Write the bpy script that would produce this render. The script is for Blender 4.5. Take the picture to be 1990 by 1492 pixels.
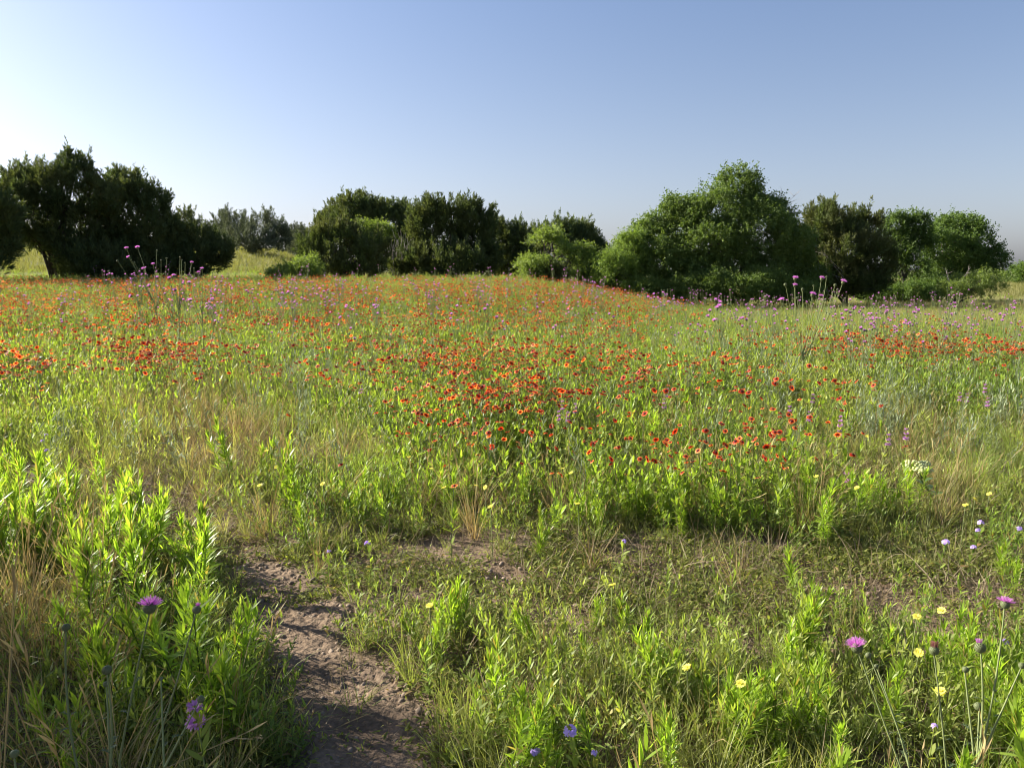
import bpy, math
import numpy as np
from mathutils import Vector

R = math.radians
scene = bpy.context.scene
for o in list(bpy.data.objects):
    bpy.data.objects.remove(o)

# ------------------------------------------------------------------ camera, sky, sun, exposure
CAM_Z = 1.55
F_PX, CX, CY, HORIZON = 1495.0, 995.0, 746.0, 525.0      # photograph pixels
PITCH = math.atan((CY - HORIZON) / F_PX)
cam_d = bpy.data.cameras.new('camera')
cam = bpy.data.objects.new('camera', cam_d)
scene.collection.objects.link(cam)
cam.location = (0, 0, CAM_Z)
cam.rotation_euler = (math.pi / 2 - PITCH, 0, 0)
cam_d.sensor_width = 36
cam_d.lens = 36 * F_PX / 1990
cam_d.clip_start = 0.05
cam_d.clip_end = 5000
scene.camera = cam

SUN_AZ, SUN_EL = R(-70), R(27)                           # measured from the view direction, negative = to the left
world = bpy.data.worlds.new('World')
scene.world = world
world.use_nodes = True
wn = world.node_tree
for n in list(wn.nodes):
    wn.nodes.remove(n)
sky = wn.nodes.new('ShaderNodeTexSky')
sky.sky_type = 'NISHITA'
sky.sun_disc = False
sky.sun_elevation = SUN_EL
sky.sun_rotation = SUN_AZ
sky.air_density = 1.0
sky.dust_density = 1.45
sky.ozone_density = 3.2
sky.altitude = 0
bg = wn.nodes.new('ShaderNodeBackground')
bg.inputs[1].default_value = 0.0555
wo = wn.nodes.new('ShaderNodeOutputWorld')
# low haze: towards the horizon the sky colour pales to grey, all the way round
tc = wn.nodes.new('ShaderNodeTexCoord'); sx = wn.nodes.new('ShaderNodeSeparateXYZ'); wn.links.new(tc.outputs['Generated'], sx.inputs[0])
hz = wn.nodes.new('ShaderNodeMapRange'); hz.inputs[1].default_value = 0.0; hz.inputs[2].default_value = 0.42
hz.inputs[3].default_value = 0.52; hz.inputs[4].default_value = 0.0
wn.links.new(sx.outputs[2], hz.inputs[0])
bw = wn.nodes.new('ShaderNodeRGBToBW'); wn.links.new(sky.outputs[0], bw.inputs[0])
tint = wn.nodes.new('ShaderNodeMix'); tint.data_type = 'RGBA'; tint.blend_type = 'MULTIPLY'; tint.inputs[0].default_value = 1
wn.links.new(bw.outputs[0], tint.inputs[6]); tint.inputs[7].default_value = (0.91, 0.985, 1.13, 1)
mixs = wn.nodes.new('ShaderNodeMix'); mixs.data_type = 'RGBA'
wn.links.new(hz.outputs[0], mixs.inputs[0]); wn.links.new(sky.outputs[0], mixs.inputs[6]); wn.links.new(tint.outputs[2], mixs.inputs[7])
tin2 = wn.nodes.new('ShaderNodeMix'); tin2.data_type = 'RGBA'; tin2.blend_type = 'MULTIPLY'; tin2.inputs[0].default_value = 1
wn.links.new(mixs.outputs[2], tin2.inputs[6]); tin2.inputs[7].default_value = (1.02, 0.98, 1.03, 1)
wn.links.new(tin2.outputs[2], bg.inputs[0])
wn.links.new(bg.outputs[0], wo.inputs[0])

sun_d = bpy.data.lights.new('sun', 'SUN')
sun_d.energy = 5.0
sun_d.angle = R(0.5)
sun_d.color = (1.0, 0.94, 0.82)
sun = bpy.data.objects.new('sun', sun_d)
scene.collection.objects.link(sun)
TO_SUN = Vector((math.sin(SUN_AZ) * math.cos(SUN_EL), math.cos(SUN_AZ) * math.cos(SUN_EL), math.sin(SUN_EL)))
sun.rotation_euler = TO_SUN.to_track_quat('Z', 'Y').to_euler()

scene.view_settings.view_transform = 'Standard'
scene.view_settings.look = 'None'
scene.view_settings.exposure = 1.62
scene.view_settings.gamma = 1.0
scene.view_settings.use_curve_mapping = False
scene.render.engine = 'CYCLES'
scene.cycles.use_denoising = True
scene.cycles.max_bounces = 4
scene.cycles.diffuse_bounces = 3
scene.cycles.glossy_bounces = 1
scene.cycles.transmission_bounces = 3
scene.cycles.transparent_max_bounces = 4
scene.cycles.caustics_reflective = False
scene.cycles.caustics_refractive = False
scene.cycles.use_adaptive_sampling = True
scene.cycles.adaptive_threshold = 0.02
scene.cycles.filter_width = 1.0
scene.cycles.debug_use_spatial_splits = True

# ------------------------------------------------------------------ maths helpers
rng = np.random.default_rng(7)


def smooth(a, b, x):
    t = np.clip((np.asarray(x, float) - a) / (b - a), 0, 1)
    return t * t * (3 - 2 * t)


def hash2(i, j, s):
    v = np.sin(i * 127.1 + j * 311.7 + s * 74.7) * 43758.5453
    return v - np.floor(v)


def vnoise(x, y, s=0):
    x = np.asarray(x, float); y = np.asarray(y, float)
    i = np.floor(x); j = np.floor(y)
    f = x - i; g = y - j
    f = f * f * (3 - 2 * f); g = g * g * (3 - 2 * g)
    return ((hash2(i, j, s) * (1 - f) + hash2(i + 1, j, s) * f) * (1 - g)
            + (hash2(i, j + 1, s) * (1 - f) + hash2(i + 1, j + 1, s) * f) * g)


def terrain(x, y):
    x = np.asarray(x, float); y = np.asarray(y, float)
    u = x / np.maximum(y, 9.0)
    rise = 0.95 + (-0.45 - 0.95) * smooth(-0.03, 0.27, u)
    z = rise * smooth(9, 42, y)
    z = z + 3.4 * smooth(44, 100, y) * smooth(-0.18, -0.42, u)
    z = z - 1.3 * smooth(44, 90, y) * smooth(-0.22, -0.05, u) * smooth(0.2, 0.0, u)
    z = z + 0.9 * smooth(45, 95, y) * smooth(-0.40, -0.32, u) * smooth(-0.22, -0.30, u)
    z = z + (vnoise(x * 0.5, y * 0.5, 3) - 0.5) * 0.10 * smooth(3.5, 9, np.hypot(x, y))
    return z


def ray(px, py):
    dx = (px - CX) / F_PX
    dy = -(py - CY) / F_PX
    c, s = math.cos(PITCH), math.sin(PITCH)
    return np.array([dx, c + dy * s, -s + dy * c])


def at(px, py, d):
    r = ray(px, py)
    return np.array([0, 0, CAM_Z]) + r * (d / r[1])


def at_height(px, py, h):
    """the point on that line of sight which lies h above the ground"""
    r = ray(px, py)
    lo = None
    for d in np.concatenate([np.arange(0.8, 12, 0.02), np.arange(12, 90, 0.2)]):
        p = np.array([0, 0, CAM_Z]) + r * (d / r[1])
        if p[2] - float(terrain(p[0], p[1])) <= h:
            return p
    return p


def project(x, y, z):
    c, s = math.cos(PITCH), math.sin(PITCH)
    zz = z - CAM_Z
    depth = np.maximum(y * c - zz * s, 0.05)
    up = y * s + zz * c
    return CX + F_PX * x / depth, CY - F_PX * up / depth


def norm(v):
    return v / np.maximum(np.linalg.norm(v, axis=-1, keepdims=True), 1e-9)


def rand_dir(n, r):
    return norm(r.normal(size=(n, 3)))


# ------------------------------------------------------------------ mesh builder (quads only)
class MB:
    def __init__(self):
        self.v, self.f, self.m, self.t, self.r, self.n = [], [], [], [], [], 0

    def add(self, v, f, mat=0, t=None, r=None):
        v = np.asarray(v, float).reshape(-1, 3)
        f = np.asarray(f, int).reshape(-1, 4)
        self.v.append(v); self.f.append(f + self.n)
        self.m.append(np.full(len(f), mat, int))
        self.t.append(np.zeros(len(v)) if t is None else np.broadcast_to(t, (len(v),)))
        self.r.append(np.full(len(v), 0.5) if r is None else np.broadcast_to(r, (len(v),)))
        self.n += len(v)

    def strips(self, P, D, S, L, W, prof=(0.5, 1, 0.75, 0.05), bend=None, mat=0, r=None, gen=rng):
        """N tapering blades: base P, direction D, side S, length L, half width W"""
        P = np.asarray(P, float).reshape(-1, 3); N = len(P)
        D = np.broadcast_to(D, (N, 3)); S = np.broadcast_to(S, (N, 3))
        L = np.broadcast_to(L, (N,)); W = np.broadcast_to(W, (N,))
        prof = np.asarray(prof, float); k = len(prof)
        ts = np.linspace(0, 1, k)
        c = P[:, None, :] + D[:, None, :] * (L[:, None] * ts)[:, :, None]
        if bend is not None:
            c = c + np.broadcast_to(bend, (N, 3))[:, None, :] * (ts ** 2)[None, :, None]
        w = (W[:, None] * prof)[:, :, None] * S[:, None, :]
        v = np.stack([c - w, c + w], axis=2).reshape(-1, 3)
        b = (np.arange(N) * k * 2)[:, None] + (np.arange(k - 1) * 2)[None, :]
        f = np.stack([b, b + 1, b + 3, b + 2], axis=-1).reshape(-1, 4)
        t = np.tile(np.repeat(ts, 2), N)
        rr = gen.random(N) if r is None else np.broadcast_to(r, (N,))
        self.add(v, f, mat, t, np.repeat(rr, 2 * k))

    def tube(self, pts, rad, sides=5, mat=0, r=0.5):
        pts = np.asarray(pts, float); n = len(pts)
        rad = np.broadcast_to(rad, (n,))
        d = norm(np.gradient(pts, axis=0))
        ref = np.where(np.abs(d[:, 2:3]) > 0.9, [[1.0, 0, 0]], [[0, 0, 1.0]])
        a = norm(np.cross(d, ref)); b = np.cross(d, a)
        th = np.linspace(0, 2 * math.pi, sides, endpoint=False)
        ring = (a[:, None, :] * np.cos(th)[None, :, None] + b[:, None, :] * np.sin(th)[None, :, None])
        v = (pts[:, None, :] + ring * rad[:, None, None]).reshape(-1, 3)
        i = np.arange(n - 1)[:, None] * sides; j = np.arange(sides)[None, :]; j2 = (j + 1) % sides
        f = np.stack([i + j, i + j2, i + sides + j2, i + sides + j], -1).reshape(-1, 4)
        self.add(v, f, mat, np.repeat(np.linspace(0, 1, n), sides), r)

    def lathe(self, o, axis, prof, sides=12, mat=0, r=0.5, bump=0.0, gen=rng):
        """profile rows (radius, distance along axis)"""
        axis = np.asarray(axis, float); axis = axis / np.linalg.norm(axis)
        ref = np.array([1.0, 0, 0]) if abs(axis[0]) < 0.8 else np.array([0, 1.0, 0])
        a = np.cross(axis, ref); a /= np.linalg.norm(a); b = np.cross(axis, a)
        prof = np.asarray(prof, float); n = len(prof)
        th = np.linspace(0, 2 * math.pi, sides, endpoint=False)
        rad = prof[:, 0][:, None] * (1 + bump * (gen.random((n, sides)) - 0.5))
        v = (np.asarray(o, float) + axis * prof[:, 1][:, None, None]
             + rad[:, :, None] * (a * np.cos(th)[None, :, None] + b * np.sin(th)[None, :, None])).reshape(-1, 3)
        i = np.arange(n - 1)[:, None] * sides; j = np.arange(sides)[None, :]; j2 = (j + 1) % sides
        f = np.stack([i + j, i + j2, i + sides + j2, i + sides + j], -1).reshape(-1, 4)
        self.add(v, f, mat, np.repeat(np.linspace(0, 1, n), sides), r)

    def mesh(self, name, mats):
        v = np.concatenate(self.v); f = np.concatenate(self.f)
        me = bpy.data.meshes.new(name)
        me.vertices.add(len(v)); me.vertices.foreach_set('co', v.astype(np.float32).ravel())
        me.loops.add(f.size); me.loops.foreach_set('vertex_index', f.astype(np.int32).ravel())
        me.polygons.add(len(f)); me.polygons.foreach_set('loop_start', (np.arange(len(f)) * 4).astype(np.int32))
        me.polygons.foreach_set('material_index', np.concatenate(self.m).astype(np.int32))
        for nm, arr in (('t', self.t), ('r', self.r)):
            at_ = me.attributes.new(nm, 'FLOAT', 'POINT')
            at_.data.foreach_set('value', np.concatenate(arr).astype(np.float32))
        for m in (mats if isinstance(mats, (list, tuple)) else [mats]):
            me.materials.append(m)
        me.update(calc_edges=True)
        return me


COL = scene.collection


def obj(name, me, parent=None, loc=None):
    o = bpy.data.objects.new(name, me)
    COL.objects.link(o)
    if parent is not None:
        o.parent = parent
    if loc is not None:
        o.location = loc
    return o


def tag(o, label=None, cat=None, group=None, kind=None):
    if label: o['label'] = label
    if cat: o['category'] = cat
    if group: o['group'] = group
    if kind: o['kind'] = kind
    return o


def empty(name, loc=(0, 0, 0)):
    o = bpy.data.objects.new(name, None)
    o.empty_display_size = 0.05
    COL.objects.link(o)
    o.location = [float(c) for c in loc]
    return o


def copy_tree(src, parent=None):
    c = src.copy(); COL.objects.link(c); c.parent = parent
    for ch in src.children:
        copy_tree(ch, c)
    return c


# ------------------------------------------------------------------ materials
def leaf_mat(name, c0, c1, tr=(0.2, 0.35, 0.03), tfac=0.4, rough=0.5, spec=0.35, ramp=None, patch=0.0, c2=None, vary=0.35, dead=None, shift=0.0):
    m = bpy.data.materials.new(name); m.use_nodes = True
    nt = m.node_tree; N = nt.nodes; Lk = nt.links
    for n in list(N): N.remove(n)
    out = N.new('ShaderNodeOutputMaterial')
    pr = N.new('ShaderNodeBsdfPrincipled'); pr.inputs['Roughness'].default_value = rough
    pr.inputs['Specular IOR Level'].default_value = spec
    ar = N.new('ShaderNodeAttribute'); ar.attribute_name = 'r'
    if ramp:
        tt = N.new('ShaderNodeAttribute'); tt.attribute_name = 't'
        cr = N.new('ShaderNodeValToRGB')
        els = cr.color_ramp.elements
        while len(els) < len(ramp): els.new(0.5)
        for e, (p, c) in zip(els, ramp):
            e.position = p; e.color = (*c, 1)
        oj = N.new('ShaderNodeObjectInfo'); sh = N.new('ShaderNodeMath'); sh.operation = 'MULTIPLY_ADD'
        sh.inputs[1].default_value = shift; sh.inputs[2].default_value = -0.55 * shift
        Lk.new(oj.outputs['Random'], sh.inputs[0])
        ad_ = N.new('ShaderNodeMath'); ad_.operation = 'ADD'; Lk.new(sh.outputs[0], ad_.inputs[0]); Lk.new(tt.outputs['Fac'], ad_.inputs[1])
        Lk.new(ad_.outputs[0], cr.inputs[0]); col = cr.outputs[0]
    else:
        mx = N.new('ShaderNodeMix'); mx.data_type = 'RGBA'
        mx.inputs[6].default_value = (*c0, 1); mx.inputs[7].default_value = (*c1, 1)
        Lk.new(ar.outputs['Fac'], mx.inputs[0]); col = mx.outputs[2]
    if dead is not None:
        gt = N.new('ShaderNodeMath'); gt.operation = 'GREATER_THAN'; gt.inputs[1].default_value = 0.93
        Lk.new(ar.outputs['Fac'], gt.inputs[0])
        mx3 = N.new('ShaderNodeMix'); mx3.data_type = 'RGBA'
        Lk.new(gt.outputs[0], mx3.inputs[0]); Lk.new(col, mx3.inputs[6]); mx3.inputs[7].default_value = (*dead, 1)
        col = mx3.outputs[2]
    if c2 is not None:
        geo = N.new('ShaderNodeNewGeometry')
        nz = N.new('ShaderNodeTexNoise'); nz.inputs['Scale'].default_value = patch; nz.inputs['Detail'].default_value = 1.5
        Lk.new(geo.outputs['Position'], nz.inputs['Vector'])
        mr = N.new('ShaderNodeMapRange'); mr.inputs[1].default_value = 0.42; mr.inputs[2].default_value = 0.62
        Lk.new(nz.outputs[0], mr.inputs[0])
        mx2 = N.new('ShaderNodeMix'); mx2.data_type = 'RGBA'
        Lk.new(mr.outputs[0], mx2.inputs[0]); Lk.new(col, mx2.inputs[6]); mx2.inputs[7].default_value = (*c2, 1)
        col = mx2.outputs[2]
    oi = N.new('ShaderNodeObjectInfo')
    mth = N.new('ShaderNodeMath'); mth.operation = 'MULTIPLY_ADD'
    mth.inputs[1].default_value = vary; mth.inputs[2].default_value = 1 - vary / 2
    Lk.new(oi.outputs['Random'], mth.inputs[0])
    mul = N.new('ShaderNodeMix'); mul.data_type = 'RGBA'; mul.blend_type = 'MULTIPLY'; mul.inputs[0].default_value = 1
    Lk.new(col, mul.inputs[6]); Lk.new(mth.outputs[0], mul.inputs[7])
    col = mul.outputs[2]
    Lk.new(col, pr.inputs['Base Color'])
    if tfac > 0:
        tb = N.new('ShaderNodeBsdfTranslucent')
        tm = N.new('ShaderNodeMix'); tm.data_type = 'RGBA'; tm.blend_type = 'MULTIPLY'; tm.inputs[0].default_value = 1
        Lk.new(col, tm.inputs[6]); tm.inputs[7].default_value = (*tr, 1)
        Lk.new(tm.outputs[2], tb.inputs[0])
        ms = N.new('ShaderNodeMixShader'); ms.inputs[0].default_value = tfac
        Lk.new(pr.outputs[0], ms.inputs[1]); Lk.new(tb.outputs[0], ms.inputs[2])
        Lk.new(ms.outputs[0], out.inputs[0])
    else:
        Lk.new(pr.outputs[0], out.inputs[0])
    return m


YG = (1.78, 1.88, 0.75)     # light through a leaf comes out yellower and stronger
M = {}
M['weed'] = leaf_mat('weed_leaf', (0.185, 0.270, 0.032), (0.275, 0.360, 0.052), YG, 0.50, 0.42, 0.4, dead=(0.30, 0.23, 0.08), vary=0.5)
M['weed_stem'] = leaf_mat('weed_stem', (0.09, 0.13, 0.03), (0.12, 0.16, 0.04), YG, 0.15)
M['forb'] = leaf_mat('forb_leaf', (0.125, 0.190, 0.038), (0.220, 0.285, 0.056), YG, 0.42, 0.5, 0.3, patch=0.45, c2=(0.26, 0.29, 0.075), dead=(0.26, 0.17, 0.07), vary=0.5)
M['grass'] = leaf_mat('grass_blade', (0.145, 0.195, 0.052), (0.245, 0.275, 0.085), YG, 0.40, 0.5, 0.3, patch=0.6, c2=(0.28, 0.265, 0.115))
M['dry'] = leaf_mat('dry_straw', (0.42, 0.335, 0.145), (0.24, 0.17, 0.070), (1.3, 1.2, 0.9), 0.30, 0.6, 0.3)
M['thatch'] = leaf_mat('grey_thatch', (0.26, 0.215, 0.135), (0.13, 0.095, 0.055), (1.2, 1.1, 0.9), 0.25, 0.7, 0.2)
M['wisp'] = leaf_mat('wispy_grass', (0.215, 0.225, 0.090), (0.335, 0.305, 0.145), (1.5, 1.45, 0.9), 0.38, 0.5, 0.35)
M['far_grass'] = leaf_mat('far_grass', (0.135, 0.140, 0.050), (0.215, 0.195, 0.080), YG, 0.30, 0.6, 0.2)
M['cover'] = leaf_mat('ground_cover', (0.105, 0.130, 0.032), (0.215, 0.225, 0.062), YG, 0.40, 0.7, 0.15, dead=(0.26, 0.19, 0.09), vary=0.5)
M['silver'] = leaf_mat('silver_leaf', (0.19, 0.235, 0.13), (0.28, 0.315, 0.19), (1.2, 1.2, 0.9), 0.25, 0.6, 0.25)
M['gail_leaf'] = leaf_mat('flower_foliage', (0.155, 0.225, 0.034), (0.250, 0.315, 0.052), YG, 0.45, 0.5, 0.3)
M['petal'] = leaf_mat('blanket_petal', None, None, (1.6, 1.25, 0.9), 0.42, 0.55, 0.2, vary=0.5, shift=0.5,
                      ramp=[(0.0, (0.34, 0.014, 0.006)), (0.42, (0.50, 0.045, 0.014)), (0.70, (0.60, 0.125, 0.03)), (0.95, (0.66, 0.31, 0.09))])
M['disc'] = leaf_mat('flower_disc', (0.045, 0.010, 0.008), (0.10, 0.022, 0.012), tfac=0, rough=0.8)
M['thistle_stem'] = leaf_mat('thistle_stem', (0.150, 0.185, 0.062), (0.215, 0.24, 0.10), YG, 0.12, 0.6, 0.3)
M['thistle_dark'] = leaf_mat('thistle_leaf', (0.075, 0.110, 0.050), (0.13, 0.165, 0.085), YG, 0.25, 0.6, 0.25)
M['bract'] = leaf_mat('thistle_bract', (0.085, 0.110, 0.045), (0.17, 0.19, 0.085), YG, 0.0, 0.6, 0.3)
M['floret'] = leaf_mat('thistle_floret', None, None, (1.5, 1.1, 1.5), 0.45, 0.6, 0.2, vary=0.3,
                       ramp=[(0.0, (0.26, 0.04, 0.20)), (0.4, (0.48, 0.13, 0.44)), (1.0, (0.64, 0.32, 0.60))])
M['spent'] = leaf_mat('spent_floret', (0.17, 0.045, 0.055), (0.30, 0.12, 0.11), (1.2, 1, 1), 0.3, 0.7, 0.2)
M['mint'] = leaf_mat('horsemint_floret', (0.40, 0.17, 0.40), (0.58, 0.34, 0.56), (1.3, 1.1, 1.3), 0.4, 0.6, 0.2)
M['yellow'] = leaf_mat('yellow_ray', (0.76, 0.70, 0.10), (0.84, 0.80, 0.22), (1.2, 1.15, 0.9), 0.4, 0.6, 0.2, vary=0.15)
M['lavender'] = leaf_mat('lavender_floret', (0.48, 0.34, 0.74), (0.64, 0.50, 0.84), (1.2, 1.1, 1.3), 0.4, 0.6, 0.2, vary=0.2)
M['umbel'] = leaf_mat('milkweed_umbel', (0.52, 0.58, 0.22), (0.66, 0.68, 0.36), (1.1, 1.1, 0.9), 0.25, 0.6, 0.25)
M['milk_leaf'] = leaf_mat('milkweed_leaf', (0.06, 0.115, 0.03), (0.10, 0.16, 0.045), YG, 0.3, 0.35, 0.5)
M['pad'] = leaf_mat('cactus_pad', (0.055, 0.085, 0.04), (0.075, 0.105, 0.05), YG, 0, 0.5, 0.4)
M['cedar'] = leaf_mat('cedar_foliage', (0.048, 0.072, 0.028), (0.108, 0.140, 0.052), (1.6, 1.6, 0.8), 0.25, 0.7, 0.15, patch=0.8, c2=(0.105, 0.125, 0.045), vary=0.2)
M['cedar_hazed'] = leaf_mat('hazed_cedar_foliage', (0.085, 0.105, 0.062), (0.140, 0.155, 0.095), (1.3, 1.3, 0.9), 0.2, 0.7, 0.2, vary=0.2)  # distance haze put into the leaf colour: greyer foliage for the far cedars
M['cedar_brown'] = leaf_mat('browned_cedar_foliage', (0.056, 0.076, 0.024), (0.105, 0.130, 0.042), (1.5, 1.6, 0.8), 0.25, 0.7, 0.15, patch=0.7, c2=(0.110, 0.116, 0.044), vary=0.2)
M['elm'] = leaf_mat('elm_leaf', (0.064, 0.105, 0.026), (0.145, 0.195, 0.050), YG, 0.30, 0.6, 0.2, vary=0.2)
M['oak'] = leaf_mat('hackberry_leaf', (0.052, 0.092, 0.022), (0.115, 0.165, 0.042), YG, 0.35, 0.6, 0.2, vary=0.2)
M['mesquite'] = leaf_mat('mesquite_leaf', (0.115, 0.160, 0.036), (0.180, 0.225, 0.058), YG, 0.38, 0.5, 0.3, vary=0.2)
M['elm_light'] = leaf_mat('pale_elm_leaf', (0.095, 0.145, 0.032), (0.170, 0.225, 0.052), YG, 0.36, 0.55, 0.2, vary=0.2)
M['bark'] = leaf_mat('grey_bark', (0.085, 0.070, 0.055), (0.14, 0.12, 0.10), tfac=0, rough=0.9, spec=0.1, patch=6, c2=(0.055, 0.044, 0.036))
M['deadwood'] = leaf_mat('dead_wood', (0.27, 0.23, 0.20), (0.36, 0.32, 0.29), tfac=0, rough=0.9, spec=0.1)
M['stone'] = leaf_mat('pebble_stone', (0.15, 0.108, 0.074), (0.31, 0.245, 0.185), tfac=0, rough=0.9, spec=0.1)


def soil_mat(name, far_turf):
    m = bpy.data.materials.new(name); m.use_nodes = True
    nt = m.node_tree; N = nt.nodes; Lk = nt.links
    pr = N['Principled BSDF']; pr.inputs['Roughness'].default_value = 0.95; pr.inputs['Specular IOR Level'].default_value = 0.12
    geo = N.new('ShaderNodeNewGeometry')
    n1 = N.new('ShaderNodeTexNoise'); n1.inputs['Scale'].default_value = 3.0; n1.inputs['Detail'].default_value = 8
    n2 = N.new('ShaderNodeTexNoise'); n2.inputs['Scale'].default_value = 60.0; n2.inputs['Detail'].default_value = 6
    for n in (n1, n2): Lk.new(geo.outputs['Position'], n.inputs['Vector'])
    cr = N.new('ShaderNodeValToRGB')
    cr.color_ramp.elements[0].position = 0.3; cr.color_ramp.elements[0].color = (0.118, 0.082, 0.054, 1)
    cr.color_ramp.elements[1].position = 0.7; cr.color_ramp.elements[1].color = (0.235, 0.168, 0.113, 1)
    Lk.new(n1.outputs[0], cr.inputs[0])
    mx = N.new('ShaderNodeMix'); mx.data_type = 'RGBA'; mx.blend_type = 'OVERLAY'; mx.inputs[0].default_value = 0.5
    Lk.new(cr.outputs[0], mx.inputs[6]); Lk.new(n2.outputs[0], mx.inputs[7])
    col = mx.outputs[2]
    if far_turf:
        sp = N.new('ShaderNodeSeparateXYZ'); Lk.new(geo.outputs['Position'], sp.inputs[0])
        mr = N.new('ShaderNodeMapRange'); mr.inputs[1].default_value = 6; mr.inputs[2].default_value = 16
        Lk.new(sp.outputs[1], mr.inputs[0])
        c2 = N.new('ShaderNodeValToRGB')
        c2.color_ramp.elements[0].position = 0.35; c2.color_ramp.elements[0].color = (0.085, 0.100, 0.030, 1)
        c2.color_ramp.elements[1].position = 0.7; c2.color_ramp.elements[1].color = (0.150, 0.150, 0.055, 1)
        Lk.new(n1.outputs[0], c2.inputs[0])
        m3 = N.new('ShaderNodeMix'); m3.data_type = 'RGBA'
        Lk.new(mr.outputs[0], m3.inputs[0]); Lk.new(col, m3.inputs[6]); Lk.new(c2.outputs[0], m3.inputs[7])
        col = m3.outputs[2]
    Lk.new(col, pr.inputs['Base Color'])
    bp = N.new('ShaderNodeBump'); bp.inputs['Strength'].default_value = 0.9; bp.inputs['Distance'].default_value = 0.012
    ad = N.new('ShaderNodeMath'); ad.operation = 'ADD'
    Lk.new(n1.outputs[0], ad.inputs[0]); Lk.new(n2.outputs[0], ad.inputs[1])
    Lk.new(ad.outputs[0], bp.inputs['Height']); Lk.new(bp.outputs[0], pr.inputs['Normal'])
    return m


M['soil'] = soil_mat('meadow_soil', True)
M['path'] = soil_mat('path_earth', False)

# ------------------------------------------------------------------ layout of the meadow (masks read at the ground point's place)


def inside(px, py, poly):
    poly = np.asarray(poly, float); res = np.zeros(np.shape(px), bool)
    n = len(poly); j = n - 1
    for i in range(n):
        xi, yi = poly[i]; xj, yj = poly[j]
        cond = ((yi > py) != (yj > py)) & (px < (xj - xi) * (py - yi) / (yj - yi + 1e-9) + xi)
        res ^= cond; j = i
    return res


def ell(px, py, cx, cy, rx, ry):
    return np.exp(-(((px - cx) / rx) ** 2 + ((py - cy) / ry) ** 2))


PATH_PX = [(455, 1118), (560, 1108), (640, 1165), (705, 1225), (735, 1310), (850, 1385), (905, 1492), (1000, 1800), (1100, 2600),
           (250, 2600), (450, 1800), (560, 1492), (535, 1330), (490, 1220)]


def wob(x, y, a, s):
    return (vnoise(x * 5, y * 5, s) - 0.5) * a


def on_path(x, y, px, py, grow=0):
    return inside(px + wob(x, y, 110, 11), py + wob(x, y, 70, 12), PATH_PX)


def bare(px, py):
    b = np.zeros(np.shape(px))
    for c in ((400, 1025, 120, 30, 1), (270, 975, 100, 26, 1), (420, 880, 60, 16, 0.8), (490, 1080, 60, 28, 0.9), (470, 1040, 70, 16, 0.7), (1720, 1150, 280, 38, 0.97), (1930, 1170, 150, 36, 1), (1330, 1115, 200, 34, 0.95), (1000, 1130, 150, 24, 0.85),
              (60, 925, 40, 10, 1), (430, 900, 70, 14, 0.6), (850, 1030, 60, 16, 0.8), (700, 1110, 110, 20, 0.6), (1250, 1260, 50, 14, 0.8),
              (1640, 1250, 60, 22, 0.9), (820, 1180, 60, 40, 0.6), (1000, 1350, 60, 18, 0.7), (1100, 1180, 120, 14, 0.7), (1500, 1190, 80, 12, 0.8)):
        b = np.maximum(b, c[4] * ell(px, py, c[0], c[1], c[2], c[3]))
    return b


def d_weed(px, py):        # bright leafy stems
    d = (0.6 * smooth(1265, 1370, py) * smooth(880, 960, px) * (0.6 + 0.4 * smooth(1250, 1400, px))
         + 1.3 * ell(px, py, 330, 1240, 130, 110) + 1.2 * ell(px, py, 120, 1085, 140, 85) + 1.0 * ell(px, py, 480, 1420, 90, 120)
         + 0.8 * ell(px, py, 610, 1005, 170, 32) + 0.9 * ell(px, py, 790, 1270, 50, 70) + 0.15 * ell(px, py, 210, 900, 120, 40)
         + 0.5 * ell(px, py, 930, 1160, 120, 60) + 0.25 * ell(px, py, 450, 940, 100, 20) + 0.8 * ell(px, py, 30, 1000, 80, 40)
         + 0.5 * ell(px, py, 1150, 1010, 280, 30) + 0.5 * ell(px, py, 1450, 1010, 250, 35) + 0.5 * ell(px, py, 1300, 860, 60, 50) + 0.45 * ell(px, py, 120, 1280, 150, 200))
    return d


def d_dry(px, py):
    return (0.45 * ell(px, py, 60, 1400, 200, 300) + 1.2 * ell(px, py, 430, 850, 130, 60) + 0.95 * ell(px, py, 340, 745, 150, 45) + 0.6 * ell(px, py, 230, 810, 150, 45)
            + 0.5 * ell(px, py, 1290, 870, 80, 40) + 0.5 * ell(px, py, 100, 700, 140, 60) + 0.15 * ell(px, py, 1650, 950, 250, 80)
            + 0.35 * smooth(1500, 1800, px) * smooth(720, 660, py) + 0.16 * smooth(760, 700, py) + 0.03)


def low_zone(px, py):
    return np.clip(ell(px, py, 950, 1135, 560, 120) + ell(px, py, 1650, 1150, 520, 95) + 0.9 * ell(px, py, 340, 985, 170, 45), 0, 1)


def patchy(x, y):
    return smooth(0.52, 0.72, vnoise(x * 0.9 + 3, y * 0.9, 77) * 0.6 + vnoise(x * 2.3, y * 2.3, 78) * 0.4)


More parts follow.
